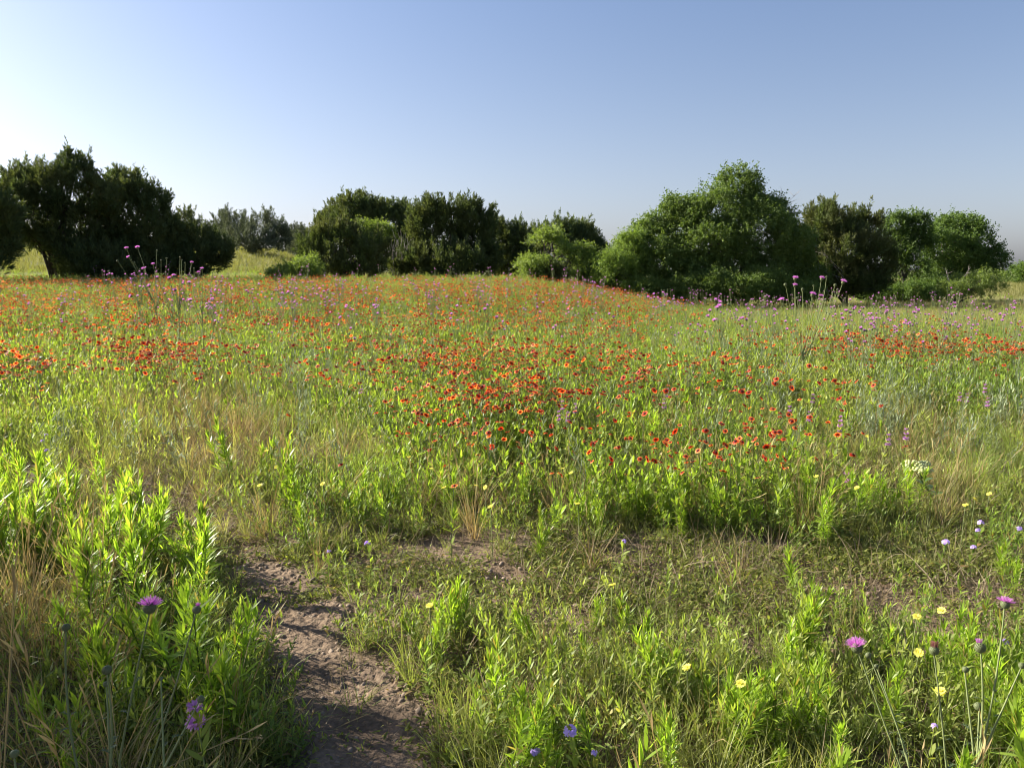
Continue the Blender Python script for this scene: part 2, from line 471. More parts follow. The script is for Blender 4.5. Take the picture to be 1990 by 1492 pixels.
def d_blanket(px, py):
    up = smooth(555, 580, py) * smooth(770, 670, py) * smooth(1420, 1150, px)
    return np.maximum.reduce([0.95 * up * (0.55 + 0.45 * smooth(640, 600, py)),
                              2.4 * ell(px, py, 980, 905, 150, 75), 1.5 * ell(px, py, 1290, 1005, 170, 30), 1.3 * ell(px, py, 1490, 960, 90, 60),
                              1.0 * ell(px, py, 290, 752, 130, 45), 0.8 * ell(px, py, 30, 775, 80, 50), 0.75 * ell(px, py, 1720, 735, 280, 42),
                              0.9 * ell(px, py, 1960, 750, 100, 36), 0.5 * ell(px, py, 1200, 800, 220, 60), 0.35 * ell(px, py, 620, 770, 330, 45),
                              0.20 * ell(px, py, 1560, 850, 120, 50), 0.15 * ell(px, py, 700, 1030, 140, 30), 0.12 * ell(px, py, 560, 930, 60, 14), 0.85 * ell(px, py, 880, 760, 280, 60)])


def sample(n, y0, y1, gen, power=1.0, umax=0.80):
    """random ground points in the wedge the camera looks into, thinning out as distance ** -power"""
    e = 2 - power
    q = gen.random(n)
    y = (y0 ** e + q * (y1 ** e - y0 ** e)) ** (1 / e)
    x = (gen.random(n) * 2 - 1) * umax * (y + 1.2)
    z = terrain(x, y)
    px, py = project(x, y, z)
    return x, y, z, px, py


# ------------------------------------------------------------------ ground and path
def build_ground():
    rr = np.concatenate([[0.0], np.geomspace(0.6, 3000, 190)])
    th = np.linspace(0, 2 * math.pi, 420, endpoint=False)
    Rr, T = np.meshgrid(rr, th, indexing='ij')
    x = Rr * np.sin(T); y = Rr * np.cos(T)
    z = terrain(x, y)
    z = np.where(Rr > 200, z * 0 + np.interp(Rr, [200, 400], [1, 0]) * z, z)
    v = np.stack([x, y, z], -1).reshape(-1, 3)
    n = len(th)
    i = np.arange(len(rr) - 1)[:, None] * n; j = np.arange(n)[None, :]; j2 = (j + 1) % n
    f = np.stack([i + j, i + n + j, i + n + j2, i + j2], -1).reshape(-1, 4)
    mb = MB(); mb.add(v, f)
    g = obj('ground', mb.mesh('ground', M['soil']))
    tag(g, 'brown soil of the meadow under the grass and flowers', kind='structure')

    st = 0.007
    xs = np.arange(-1.75, 0.35, st); ys = np.arange(1.3, 4.1, st)
    X, Y = np.meshgrid(xs, ys, indexing='ij')
    Z = terrain(X, Y)
    px, py = project(X, Y, Z)
    keep = on_path(X, Y, px, py)
    # cracked crust: distance to the borders of jittered cells
    c = 0.055
    fade = np.mean([on_path(X + a, Y + b, *project(X + a, Y + b, Z)) for a in (-0.07, -0.035, 0, 0.035, 0.07) for b in (-0.07, -0.035, 0, 0.035, 0.07)], axis=0)
    keep = fade > 0.22
    fade = smooth(0.25, 1.0, fade)
    gx, gy = X / c + 0.8 * vnoise(X * 9, Y * 9, 21), Y / c + 0.8 * vnoise(X * 9, Y * 9, 22)
    d1 = np.full(X.shape, 9.0); d2 = np.full(X.shape, 9.0); hid = np.zeros(X.shape)
    ix, iy = np.floor(gx), np.floor(gy)
    for a in (-1, 0, 1):
        for b in (-1, 0, 1):
            sx = ix + a + hash2(ix + a, iy + b, 31); sy = iy + b + hash2(ix + a, iy + b, 32)
            d = np.hypot(gx - sx, gy - sy)
            cl = d < d1
            d2 = np.where(cl, d1, np.minimum(d2, d)); hid = np.where(cl, hash2(sx, sy, 33), hid); d1 = np.where(cl, d, d1)
    crack = smooth(0.20, 0.0, d2 - d1) * smooth(0.40, 0.7, vnoise(X * 3, Y * 3, 40))
    Zp = Z + 0.004 + fade * (0.006 + 0.016 * vnoise(X * 6, Y * 6, 41) + 0.008 * vnoise(X * 24, Y * 24, 42) + 0.007 * vnoise(X * 60, Y * 60, 43)
                             + 0.005 * hid - 0.007 * crack)
    nx, ny = X.shape
    v = np.stack([X, Y, Zp], -1).reshape(-1, 3)
    i = np.arange(nx - 1)[:, None] * ny; j = np.arange(ny - 1)[None, :]
    f = np.stack([i + j, i + ny + j, i + ny + j + 1, i + j + 1], -1)
    k = keep[:-1, :-1] & keep[1:, 1:]
    f = f[k]
    used = np.unique(f); remap = np.zeros(len(v), int); remap[used] = np.arange(len(used))
    mb = MB(); mb.add(v[used], remap[f])
    p = obj('path', mb.mesh('path', M['path']))
    tag(p, 'bare trodden earth path with cracked crust', kind='structure')


build_ground()

# ------------------------------------------------------------------ plant meshes (local, base at the origin)
UP = np.array([0, 0, 1.0])
GOLD = 2.39996


def side_of(D, gen, roll=0.5):
    s = norm(np.cross(D, UP) + 1e-6)
    n = np.cross(s, D)
    a = (gen.random(len(D)) - 0.5) * 2 * roll
    return s * np.cos(a)[:, None] + n * np.sin(a)[:, None]


def stem_curve(h, lean, gen, k=6):
    a = gen.random() * 6.28
    t = np.linspace(0, 1, k)
    off = lean * h * t ** 1.6
    return np.stack([off * math.cos(a), off * math.sin(a), h * t], -1)


def curve_at(c, s):
    t = np.linspace(0, 1, len(c))
    return np.stack([np.interp(s, t, c[:, i]) for i in range(3)], -1)


def weed_leaves(gen, curve, h, n, l0=0.060, start=0.10, mb=None, mat=0, wide=0.0029):
    mb = mb or MB()
    s = np.sort(gen.uniform(start, 1.0, n) ** 0.85)
    a = np.arange(n) * GOLD + gen.random() * 6 + gen.normal(0, 0.25, n)
    P = curve_at(curve, s)
    el = R(26) + R(44) * s ** 1.5 + gen.normal(0, 0.30, n)
    D = np.stack([np.cos(a) * np.cos(el), np.sin(a) * np.cos(el), np.sin(el)], -1)
    L = l0 * (0.75 + 0.45 * np.sin(s * 2.7)) * gen.uniform(0.75, 1.2, n)
    W = wide * gen.uniform(0.8, 1.25, n) * (0.8 + 0.4 * L / l0)
    bend = np.zeros((n, 3)); bend[:, 2] = -L * gen.uniform(0.05, 0.45, n) * (1.2 - s)
    mb.strips(P, D, side_of(D, gen, 0.5), L, W, (0.35, 1.0, 0.85, 0.05), bend, mat, gen=gen)
    return mb


def weed_parts(gen, h):
    ms, ml = MB(), MB()
    for k in range(int(gen.integers(2, 5))):
        hh = h * gen.uniform(0.7, 1.08)
        c = stem_curve(hh, gen.uniform(0.02, 0.22), gen)
        a = gen.random() * 6.28
        c = c + np.array([math.cos(a), math.sin(a), 0]) * gen.uniform(0.0, 0.06)
        ms.tube(c, np.linspace(0.0028, 0.0012, len(c)), 4)
        weed_leaves(gen, c, hh, int(hh * 190), mb=ml)
    return ms, ml


def merged_weed(gen, h, l0=0.066, nfac=150, wide=0.0040):
    mb = MB()
    c = stem_curve(h, gen.uniform(0.02, 0.2), gen)
    mb.tube(c, np.linspace(0.003, 0.0014, len(c)), 3, 1)
    weed_leaves(gen, c, h, int(h * nfac), l0, mb=mb, wide=wide)
    return mb


def tuft(gen, n, hmin, hmax, spread, width, arch=0.35, mat=0, rad=0.03, nseg=4):
    mb = MB()
    a = gen.random(n) * 6.283
    rr = rad * np.sqrt(gen.random(n))
    P = np.stack([rr * np.cos(a), rr * np.sin(a), np.zeros(n)], -1)
    el = R(88) - np.abs(gen.normal(0, spread, n))
    b = a + gen.normal(0, 0.6, n)
    D = np.stack([np.cos(b) * np.cos(el), np.sin(b) * np.cos(el), np.sin(el)], -1)
    L = gen.uniform(hmin, hmax, n)
    bend = np.stack([np.cos(b), np.sin(b), -0.8 * np.ones(n)], -1) * (L * gen.uniform(0, arch, n))[:, None]
    prof = (0.9, 1.0, 0.7, 0.08) if nseg == 4 else (0.9, 0.8, 0.08)
    mb.strips(P, D, side_of(D, gen, 1.4), L, width * gen.uniform(0.7, 1.3, n), prof, bend, mat, gen=gen)
    return mb


def dry_tuft(gen, n, hmax):
    mb = tuft(gen, n, 0.35 * hmax, hmax, 0.30, 0.0016, 0.45)
    k = max(2, n // 6)                      # seed heads
    a = gen.random(k) * 6.283; el = R(80) - np.abs(gen.normal(0, 0.28, k))
    D = np.stack([np.cos(a) * np.cos(el), np.sin(a) * np.cos(el), np.sin(el)], -1)
    L = gen.uniform(0.8, 1.15, k) * hmax
    mb.strips(np.zeros((k, 3)), D, side_of(D, gen, 1.5), L, 0.0011, (1, 1, 1, 0.8), None, gen=gen)
    T = D * L[:, None]
    for q in range(3):
        D2 = norm(D + gen.normal(0, 0.25, (k, 3)))
        mb.strips(T - D * 0.03 * q, D2, side_of(D2, gen, 1.5), 0.05, 0.0028, (0.4, 1, 0.1), None, gen=gen)
    return mb


def forb(gen, h, nst, nleaf, ll, lw, spread=0.5, rad=0.06, mat=0, stem=1):
    mb = MB()
    for k in range(nst):
        c = stem_curve(h * gen.uniform(0.6, 1.1), gen.uniform(0.05, spread), gen, 5)
        a = gen.random() * 6.28; q = rad * math.sqrt(gen.random())
        c = c + np.array([q * math.cos(a), q * math.sin(a), 0])
        mb.tube(c, np.linspace(0.002, 0.001, len(c)), 3, stem)
        weed_leaves(gen, c, h, nleaf, ll, 0.05, mb, mat, lw)
    return mb


def cover(gen, n, rad, ll, lw):
    mb = MB()
    a = gen.random(n) * 6.283; rr = rad * np.sqrt(gen.random(n))
    P = np.stack([rr * np.cos(a), rr * np.sin(a), gen.uniform(0.0, 0.035, n)], -1)
    b = gen.random(n) * 6.283; el = gen.uniform(0.0, 1.2, n)
    D = np.stack([np.cos(b) * np.cos(el), np.sin(b) * np.cos(el), np.sin(el)], -1)
    mb.strips(P, D, side_of(D, gen, 0.6), ll * gen.uniform(0.6, 1.3, n), lw * gen.uniform(0.7, 1.3, n), (0.4, 1, 0.8, 0.1),
              D * 0 + np.array([0, 0, -0.35 * ll]), gen=gen)
    return mb


def head_frame(axis):
    axis = np.asarray(axis, float); axis = axis / np.linalg.norm(axis)
    ref = np.array([1.0, 0, 0]) if abs(axis[0]) < 0.8 else np.array([0, 1.0, 0])
    a = np.cross(axis, ref); a /= np.linalg.norm(a)
    return axis, a, np.cross(axis, a)


def rays(mb, o, axis, n, L, W, inner, lift, gen, mat, prof=(0.55, 1, 1, 0.55), droop=0.15, rows=1):
    """petals in a ring round an axis"""
    ax, a, b = head_frame(axis)
    for q in range(rows):
        th = np.linspace(0, 2 * math.pi, n, endpoint=False) + gen.random() * 6 + gen.normal(0, 0.08, n)
        rad = a * np.cos(th)[:, None] + b * np.sin(th)[:, None]
        lf = lift + gen.normal(0, 0.10, n) + 0.25 * q
        D = norm(rad * np.cos(lf)[:, None] + ax * np.sin(lf)[:, None])
        S = norm(np.cross(D, ax + 1e-4))
        mb.strips(np.asarray(o) + rad * inner, D, S, L * gen.uniform(0.85, 1.1, n), W, prof, -ax * (droop * L), mat, gen=gen)


def dome(mb, o, axis, r, h, mat, gen, sides=9, bump=0.2):
    ax = head_frame(axis)[0]
    mb.lathe(np.asarray(o) - ax * h * 0.2, ax, [(r * 0.6, 0), (r, h * 0.3), (r * 0.85, h * 0.7), (r * 0.45, h * 0.95), (0.0005, h)], sides, mat, bump=bump, gen=gen)


def blanket_meshes(gen, h):
    """stem + leaves, petals, disc"""
    c = stem_curve(h, gen.uniform(0.05, 0.3), gen, 6)
    tilt = gen.normal(0, 0.45, 2)
    ax = np.array([tilt[0] - 0.25, tilt[1] - 0.15, 1.0])
    ms = MB(); ms.tube(c, np.linspace(0.0022, 0.0016, len(c)), 4)
    ml = MB(); weed_leaves(gen, c * np.array([1, 1, 0.72]), h, int(gen.integers(14, 22)), 0.062, 0.05, ml, 0, 0.0065)
    r = gen.uniform(0.60, 0.95)
    mp = MB(); rays(mp, c[-1], ax, int(gen.integers(7, 13)), 0.0185 * r, 0.0060 * r, 0.0075 * r, gen.uniform(-0.45, 0.5), gen, 0, (0.5, 0.85, 1.1, 0.9), 0.2)
    md = MB(); dome(md, c[-1], ax, 0.0095 * r, 0.009 * r, 0, gen)
    return ms, ml, mp, md


def merged_blanket(gen, h, heads=1, leaves=16, big=1.0):
    mb = MB()
    for k in range(heads):
        c = stem_curve(h * gen.uniform(0.8, 1.1), gen.uniform(0.05, 0.35), gen, 4)
        mb.tube(c, 0.0019, 3, 1)
        weed_leaves(gen, c * np.array([1, 1, 0.75]), h, leaves, 0.062, 0.05, mb, 0, 0.0065)
        tilt = gen.normal(0, 0.4, 2); ax = np.array([tilt[0] - 0.25, tilt[1] - 0.15, 1.0])
        r = gen.uniform(0.6, 1.2) * big
        if gen.random() < 0.72:
            rays(mb, c[-1], ax, 9, 0.0185 * r, 0.0072 * r, 0.007 * r, gen.uniform(-0.15, 0.35), gen, 2, (0.6, 1.1, 0.9), 0.2)
        dome(mb, c[-1], ax, 0.0095 * r, 0.009 * r, 3, gen, 6)
    return mb


def thistle_head(gen, o, axis, r, kind):
    """involucre mesh, floret mesh (or None)"""
    ax, a, b = head_frame(axis)
    mi = MB()
    mi.lathe(o, ax, [(r * 0.25, -0.05 * r), (r * 0.75, 0.25 * r), (r, 0.8 * r), (r * 0.97, 1.15 * r), (r * 0.72, 1.6 * r), (r * 0.35, 1.8 * r), (0.0004, 1.85 * r)], 12, 0, bump=0.10, gen=gen)
    n = 70                                   # the bracts, each ending in a short spine
    th = np.arange(n) * GOLD; ph = np.linspace(0.25, 1.55, n)
    rad = a * np.cos(th)[:, None] + b * np.sin(th)[:, None]
    prof = np.interp(ph, [0.25, 0.8, 1.15, 1.6], [0.78, 1.0, 0.98, 0.74]) * r
    P = np.asarray(o) + ax * (ph * r)[:, None] + rad * prof[:, None]
    D = norm(rad * 0.5 + ax * 0.9)
    mi.strips(P, D, norm(np.cross(D, rad)), 0.30 * r, 0.12 * r, (1, 0.7, 0.1), None, 0, gen=gen)
    mf = None
    if kind in ('bloom', 'opening', 'spent'):
        mf = MB()
        n = {'bloom': 230, 'opening': 60, 'spent': 110}[kind]
        th = gen.random(n) * 6.283
        q = np.sqrt(gen.random(n))
        lean = {'bloom': 1.35, 'opening': 0.25, 'spent': 0.15}[kind] * q
        rad = a * np.cos(th)[:, None] + b * np.sin(th)[:, None]
        D = norm(rad * np.sin(lean)[:, None] + ax * np.cos(lean)[:, None])
        L = {'bloom': 1.45, 'opening': 1.1, 'spent': 1.35}[kind] * r * gen.uniform(0.85, 1.1, n)
        w = {'bloom': 0.55, 'opening': 0.35, 'spent': 0.72}[kind]
        P = np.asarray(o) + ax * (1.45 * r) + rad * (q * w * r)[:, None]
        mf.strips(P, D, norm(np.cross(D, rand_dir(n, gen))), L, 0.035 * r, (0.6, 0.8, 0.6), None, 0, gen=gen)
    return mi, mf


def thistle_leaves(gen, c, n, ll, mb, mat=0, s0=0.0, s1=0.8):
    """lobed grey-green leaves clasping the stem"""
    s = np.sort(gen.uniform(s0, s1, n))
    P = curve_at(c, s); a = np.arange(n) * GOLD + gen.random() * 6
    el = gen.uniform(0.3, 0.95, n)
    D = np.stack([np.cos(a) * np.cos(el), np.sin(a) * np.cos(el), np.sin(el)], -1)
    L = ll * (1.15 - 0.75 * s) * gen.uniform(0.7, 1.2, n)
    S = side_of(D, gen, 0.3)
    bend = np.stack([np.zeros(n), np.zeros(n), -0.4 * L], -1)
    mb.strips(P, D, S, L, L * 0.055, (0.8, 1, 0.8, 0.1), bend, mat, gen=gen)
    for fr in (0.3, 0.5, 0.7):
        for sg in (-1, 1):
            Q = P + D * (L * fr)[:, None] + bend * fr * fr
            D2 = norm(S * sg + D * 0.6)
            mb.strips(Q, D2, norm(np.cross(D2, UP + 0.2 * rand_dir(n, gen))), L * 0.24, L * 0.05, (1, 0.8, 0.05), None, mat, gen=gen)


def merged_thistle(gen, h, heads, near=False):
    """stem 0, leaf 1, bract 2, floret 3"""
    mb = MB()
    c = stem_curve(h * gen.uniform(0.5, 0.7), gen.uniform(0.02, 0.12), gen, 6)
    mb.tube(c, np.linspace(0.005, 0.0035, len(c)), 4, 0)
    thistle_leaves(gen, c, 14, 0.13, mb, 1, 0.05, 1.0)
    for k in range(heads):
        s = gen.uniform(0.55, 1.0)
        p0 = curve_at(c, np.array([s]))[0]
        a = gen.random() * 6.28
        hh = h * gen.uniform(0.72, 1.02)
        sp = gen.uniform(0.05, 0.22) * (h - p0[2])* 1.2
        p2 = np.array([p0[0] + sp * math.cos(a), p0[1] + sp * math.sin(a), max(hh, p0[2] + 0.08)])
        p1 = (p0 + p2) / 2 + np.array([math.cos(a), math.sin(a), -0.3]) * 0.03
        t = np.linspace(0, 1, 6)[:, None]
        cc = (1 - t) ** 2 * p0 + 2 * t * (1 - t) * p1 + t * t * p2
        mb.tube(cc, np.linspace(0.0034, 0.0022, 6), 4, 0)
        thistle_leaves(gen, cc, 4, 0.05, mb, 1, 0.0, 0.7)
        ax = norm(cc[-1] - cc[-2]) + gen.normal(0, 0.15, 3)
        r = gen.uniform(0.0135, 0.018)
        kind = 'bloom' if gen.random() < 0.62 else 'bud'
        mb.lathe(p2, ax, [(r * 0.3, 0), (r, 0.6 * r), (r * 0.95, 1.2 * r), (r * 0.3, 1.8 * r), (0.0004, 1.9 * r)], 8, 2, bump=0.15, gen=gen)
        if kind == 'bloom':
            o = p2 + head_frame(ax)[0] * 1.2 * r
            for rows, lf in ((14, 0.15), (12, 0.6), (9, 1.1)):
                rays(mb, o, ax, rows, 1.55 * r, 0.24 * r, 0.25 * r, lf, gen, 3, (0.5, 1, 0.7), 0.0)
    return mb


THISTLE_M = [M['thistle_stem'], M['thistle_dark'], M['bract'], M['floret']]


# ------------------------------------------------------------------ trees
def make_tree(name, label, cat, lobes, base, d, kind, seed, clump=0.42, dens=1.0, fol='cedar', stems=3, lean=0.0, trunk_r=0.09, gap=0.0,
              twigs=0, depth=0.8, group=None, bark='bark', branches=40, drop=None):
    """lobes: rows (px, py, rx, ry) seen at distance d; the crown's masses get their own depth"""
    gen = np.random.default_rng(seed)
    s = d / F_PX
    if drop is None:
        drop = (14 if kind == 'cedar' else 7) * min(1.0, 40 / d)
    C, RR = [], []
    for k, (px, py, rx, ry) in enumerate(lobes):
        py = py + drop * (1 if py < base[1] - 60 else 0.3)
        dd = d + gen.uniform(-0.5, 0.5) * rx * s * 0.8
        C.append(at(px, py, dd)); RR.append([rx * s, rx * s * depth, ry * s])
    C = np.array(C); RR = np.array(RR)
    C0, R0 = C.copy(), RR.copy()
    for k in range(len(C0)):                 # smaller masses that break up each big one
        RR[k] = R0[k] * 0.86
        for q in range(6):
            dv = rand_dir(1, gen)[0]; dv[2] = abs(dv[2]) * 0.9 - 0.25; dv /= np.linalg.norm(dv)
            f = gen.uniform(0.28, 0.48)
            C = np.vstack([C, C0[k] + dv * R0[k] * (1 - f * 0.75)])
            RR = np.vstack([RR, np.maximum(R0[k] * f, 0.28) * np.array([1, 1, gen.uniform(0.8, 1.3)])])
    bp = at(base[0], base[1], d)
    bp[2] = float(terrain(bp[0], bp[1]))
    root = empty(name, bp)
    tag(root, label, cat, group)
    mb = MB(); tips = []
    for k in range(len(C)):
        area = 4 * math.pi * ((RR[k][0] * RR[k][1]) ** 1.6 / 3 + 2 * (RR[k][0] * RR[k][2]) ** 1.6 / 3) ** (1 / 1.6)
        n = int(area / (clump * clump) * 1.0 * dens) + 4
        D = rand_dir(n, gen)
        q = 1 - np.abs(gen.normal(0, 0.20, n))
        q[gen.random(n) < 0.25] *= 0.65
        P = C[k] + D * RR[k] * q[:, None]
        ok = np.ones(n, bool)
        for j in range(len(C)):
            if j != k:
                ok &= ~((((P - C[j]) / RR[j]) ** 2).sum(1) < 0.42)
        ok &= P[:, 2] > terrain(P[:, 0], P[:, 1]) + 0.15
        if gap > 0:
            w = vnoise(P[:, 0] * 1.1 + P[:, 1] * 0.7, P[:, 2] * 1.3 + P[:, 1] * 0.4, seed)
            ok &= w > gap
        out = norm(D / RR[k])
        tips.append((P[ok], out[ok]))
    P = np.concatenate([t[0] for t in tips]); O = np.concatenate([t[1] for t in tips])
    n = len(P)
    if kind == 'cedar':
        A = norm(O * 0.55 + UP * (0.55 + 0.3 * gen.random((n, 1))) + 0.28 * rand_dir(n, gen))
        Lp = clump * gen.uniform(1.0, 1.8, n) * (1 + 0.9 * np.maximum(O[:, 2], 0) * gen.random(n))
        k = 46
        sq = gen.random((n, k)) ** 0.9
        rad = rand_dir(n * k, gen).reshape(n, k, 3)
        rad = norm(rad - (rad * A[:, None, :]).sum(-1, keepdims=True) * A[:, None, :])
        off = rad * ((1.06 - sq) * 0.46 * clump * gen.random((n, k)) ** 0.5)[..., None]
        Q = P[:, None, :] + A[:, None, :] * ((sq - 0.35) * Lp[:, None])[..., None] + off
        D = norm(A[:, None, :] * 0.9 + rad * 0.55 + 0.35 * rand_dir(n * k, gen).reshape(n, k, 3))
        Q = Q.reshape(-1, 3); D = D.reshape(-1, 3)
        S = norm(np.cross(D, rand_dir(len(D), gen)))
        rr = np.repeat(gen.random(n), k) * 0.7 + 0.3 * gen.random(n * k)
        mb.strips(Q, D, S, clump * gen.uniform(0.28, 0.55, len(Q)), clump * 0.052, (0.6, 1.0, 0.15), None, 0, rr, gen)
        idx = np.where((O[:, 2] > 0.0) & (gen.random(n) < 0.24))[0]        # pointed leaders standing out of the crown
        m, kk = len(idx), 34
        A2 = norm(O[idx] * 0.45 + UP * 0.9 + 0.22 * rand_dir(m, gen))
        hh = clump * gen.uniform(0.9, 2.1, m)
        sq = gen.random((m, kk))
        rad = rand_dir(m * kk, gen).reshape(m, kk, 3)
        Q = P[idx][:, None, :] + A2[:, None, :] * (sq * hh[:, None])[..., None] + rad * ((1 - sq) * 0.22 * clump)[..., None]
        D = norm(A2[:, None, :] * 1.0 + rad * 0.6)
        Q = Q.reshape(-1, 3); D = D.reshape(-1, 3)
        mb.strips(Q, D, norm(np.cross(D, rand_dir(len(D), gen))), clump * gen.uniform(0.25, 0.45, len(Q)), clump * 0.045, (0.6, 1.0, 0.15), None, 0, None, gen)
    else:
        if kind == 'mesquite':
            k, ls, lw = 66, clump * 0.30, clump * 0.050
        else:
            k, ls, lw = 66, clump * 0.22, clump * 0.075
        nt_, m_ = 6, k // 6
        td = norm(rand_dir(n * nt_, gen).reshape(n, nt_, 3) + 0.75 * O[:, None, :] + np.array([0, 0, 0.15]))
        tl = clump * gen.uniform(0.6, 1.75, (n, nt_))
        sq = gen.uniform(0.05, 1.0, (n, nt_, m_))
        Q = P[:, None, None, :] + td[:, :, None, :] * (sq * tl[:, :, None])[..., None] + np.array([0, 0, -0.28 * clump]) * (sq ** 2)[..., None]
        Q = (Q + 0.10 * clump * gen.normal(size=Q.shape)).reshape(-1, 3)
        dn = -0.5 if kind == 'mesquite' else -0.2
        D = norm(rand_dir(len(Q), gen) + np.array([0, 0, dn]) + 0.6 * np.repeat(td.reshape(-1, 3), m_, 0))
        S = norm(np.cross(D, rand_dir(len(D), gen)))
        rr = np.repeat(gen.random(n * nt_), m_) * 0.6 + 0.4 * gen.random(len(Q))
        mb.strips(Q, D, S, ls * gen.uniform(0.7, 1.3, len(Q)), lw * gen.uniform(0.8, 1.2, len(Q)), (0.35, 1.0, 0.1), None, 0, rr, gen)
        # upright shoots that break the outline
        m = n // 5
        idx = gen.choice(n, m, replace=False)
        idx = idx[O[idx][:, 2] > 0.1]
        for i in idx:
            h = clump * gen.uniform(0.9, 2.0)
            ax = norm(O[i] * 0.6 + UP * 0.8 + 0.35 * rand_dir(1, gen)[0])
            kk = 16
            tt = gen.random(kk)
            Q2 = P[i] + ax * (tt * h)[:, None]
            D2 = norm(rand_dir(kk, gen) + ax * 0.4)
            mb.strips(Q2, D2, norm(np.cross(D2, rand_dir(kk, gen))), ls, lw, (0.35, 1, 0.1), None, 0, None, gen)
    cr = mb.mesh(name + '_crown', M[fol])
    for v_ in (cr,):
        v_.transform(__import__('mathutils').Matrix.Translation(Vector([-float(c) for c in bp])))
    obj('crown', cr, root)
    # trunk, limbs to the crown's masses and thinner branches to its tips
    mt = MB()
    for k in range(stems):
        j = k % len(C0)
        a = gen.random() * 6.28
        p0 = bp + np.array([math.cos(a), math.sin(a), 0]) * trunk_r * 1.2 * (stems > 1) + np.array([0, 0, -0.08])
        p3 = C[j] + gen.normal(0, 0.25, 3) * RR[j]
        p1 = p0 + np.array([lean * 0.3, 0, 0.35 * (p3[2] - p0[2])]) + gen.normal(0, 0.12, 3)
        p2 = p3 * 0.6 + p0 * 0.4 + gen.normal(0, 0.15, 3)
        t = np.linspace(0, 1, 9)[:, None]
        cc = (1 - t) ** 3 * p0 + 3 * t * (1 - t) ** 2 * p1 + 3 * t * t * (1 - t) * p2 + t ** 3 * p3
        mt.tube(cc - bp, np.linspace(trunk_r, trunk_r * 0.3, 9) * gen.uniform(0.7, 1.1), 7, 0, gen.random())
        for q in range(branches // max(stems, 1)):
            s_ = gen.uniform(0.25, 0.95); b0 = curve_at(cc, np.array([s_]))[0]
            near = np.argsort(((P - b0) ** 2).sum(1) + 0.4 * gen.random(n) * d * s * 100)
            b3 = P[near[int(gen.integers(0, max(2, n // 5)))]]
            mid = (b0 + b3) / 2 + np.array([0, 0, 0.12]) + gen.normal(0, 0.08, 3)
            t2 = np.linspace(0, 1, 5)[:, None]
            c2 = (1 - t2) ** 2 * b0 + 2 * t2 * (1 - t2) * mid + t2 * t2 * b3
            mt.tube(c2 - bp, np.linspace(trunk_r * 0.32, trunk_r * 0.08, 5), 4, 0, gen.random())
    obj('trunk', mt.mesh(name + '_trunk', M[bark]), root)
    if twigs:
        dead_twigs(root, bp, C[:1] * 0 + C, RR, gen, twigs)
    return root


def dead_twigs(root, bp, C, RR, gen, n, name='dead_branch', pts=None):
    for q in range(n):
        if pts is not None:
            p0, p3 = pts[q]
        else:
            j = int(gen.integers(0, len(C)))
            p0 = C[j]; p3 = C[j] + rand_dir(1, gen)[0] * RR[j] * 1.2
        mt = MB()
        p1 = (p0 + p3) / 2 + gen.normal(0, 0.1, 3)
        t = np.linspace(0, 1, 7)[:, None]
        cc = (1 - t) ** 2 * p0 + 2 * t * (1 - t) * p1 + t * t * p3
        L = np.linalg.norm(p3 - p0)
        mt.tube(cc - bp, np.linspace(0.012, 0.004, 7), 5)
        for k in range(9):
            b0 = curve_at(cc, np.array([gen.uniform(0.3, 0.98)]))[0]
            dr = norm((p3 - p0)[None])[0] + gen.normal(0, 0.5, 3)
            b3 = b0 + norm(dr[None])[0] * L * gen.uniform(0.15, 0.4)
            c2 = np.array([b0, (b0 + b3) / 2 + gen.normal(0, 0.03, 3), b3])
            mt.tube(c2 - bp, [0.007, 0.005, 0.003], 4)
        obj(name, mt.mesh('dead_branch', M['deadwood']), root)


CED = 'cedar'
make_tree('cedar_tree', 'dark cedar cut off by the left edge of the picture, beside the sunlit gap', 'tree',
          [(-75, 440, 95, 105), (-25, 400, 55, 70), (-5, 455, 38, 48), (-110, 370, 80, 60), (-20, 500, 40, 35)], (-60, 560), 34, CED, 101, stems=3, drop=20)
make_tree('cedar_tree', 'tallest dark cedar with bare leaning stems beside the sunlit gap at left', 'tree',
          [(62, 375, 62, 72), (130, 350, 68, 70), (150, 430, 85, 85), (42, 325, 32, 36), (145, 312, 30, 38), (180, 480, 70, 50), (60, 420, 60, 50), (190, 360, 40, 45)],
          (108, 548), 38, CED, 102, stems=6, lean=-0.8, trunk_r=0.11, drop=30, gap=0.06)
make_tree('cedar_tree', 'dark cedar sloping down to the right, against the tallest cedar at left', 'tree',
          [(240, 400, 62, 70), (200, 500, 90, 45), (285, 430, 52, 75), (225, 480, 85, 60), (245, 350, 32, 36), (300, 385, 28, 42), (290, 500, 60, 40), (325, 440, 22, 50)],
          (240, 550), 40, CED, 103, stems=4, drop=22)
make_tree('cedar_bush', 'low dark rounded cedar at the right end of the left thicket', 'tree',
          [(388, 470, 58, 52), (345, 465, 45, 58), (340, 510, 50, 35), (425, 492, 26, 26), (385, 505, 55, 30)], (380, 545), 41, CED, 104, clump=0.36, stems=4)
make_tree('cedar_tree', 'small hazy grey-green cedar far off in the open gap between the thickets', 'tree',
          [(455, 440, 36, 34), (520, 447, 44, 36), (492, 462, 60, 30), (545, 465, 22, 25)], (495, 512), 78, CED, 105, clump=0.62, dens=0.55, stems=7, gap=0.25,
          fol='cedar_hazed', trunk_r=0.09, branches=60)
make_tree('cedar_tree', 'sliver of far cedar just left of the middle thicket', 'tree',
          [(578, 472, 22, 28), (590, 480, 24, 30)], (582, 520), 84, CED, 106, clump=0.6, fol='cedar_hazed', stems=2)
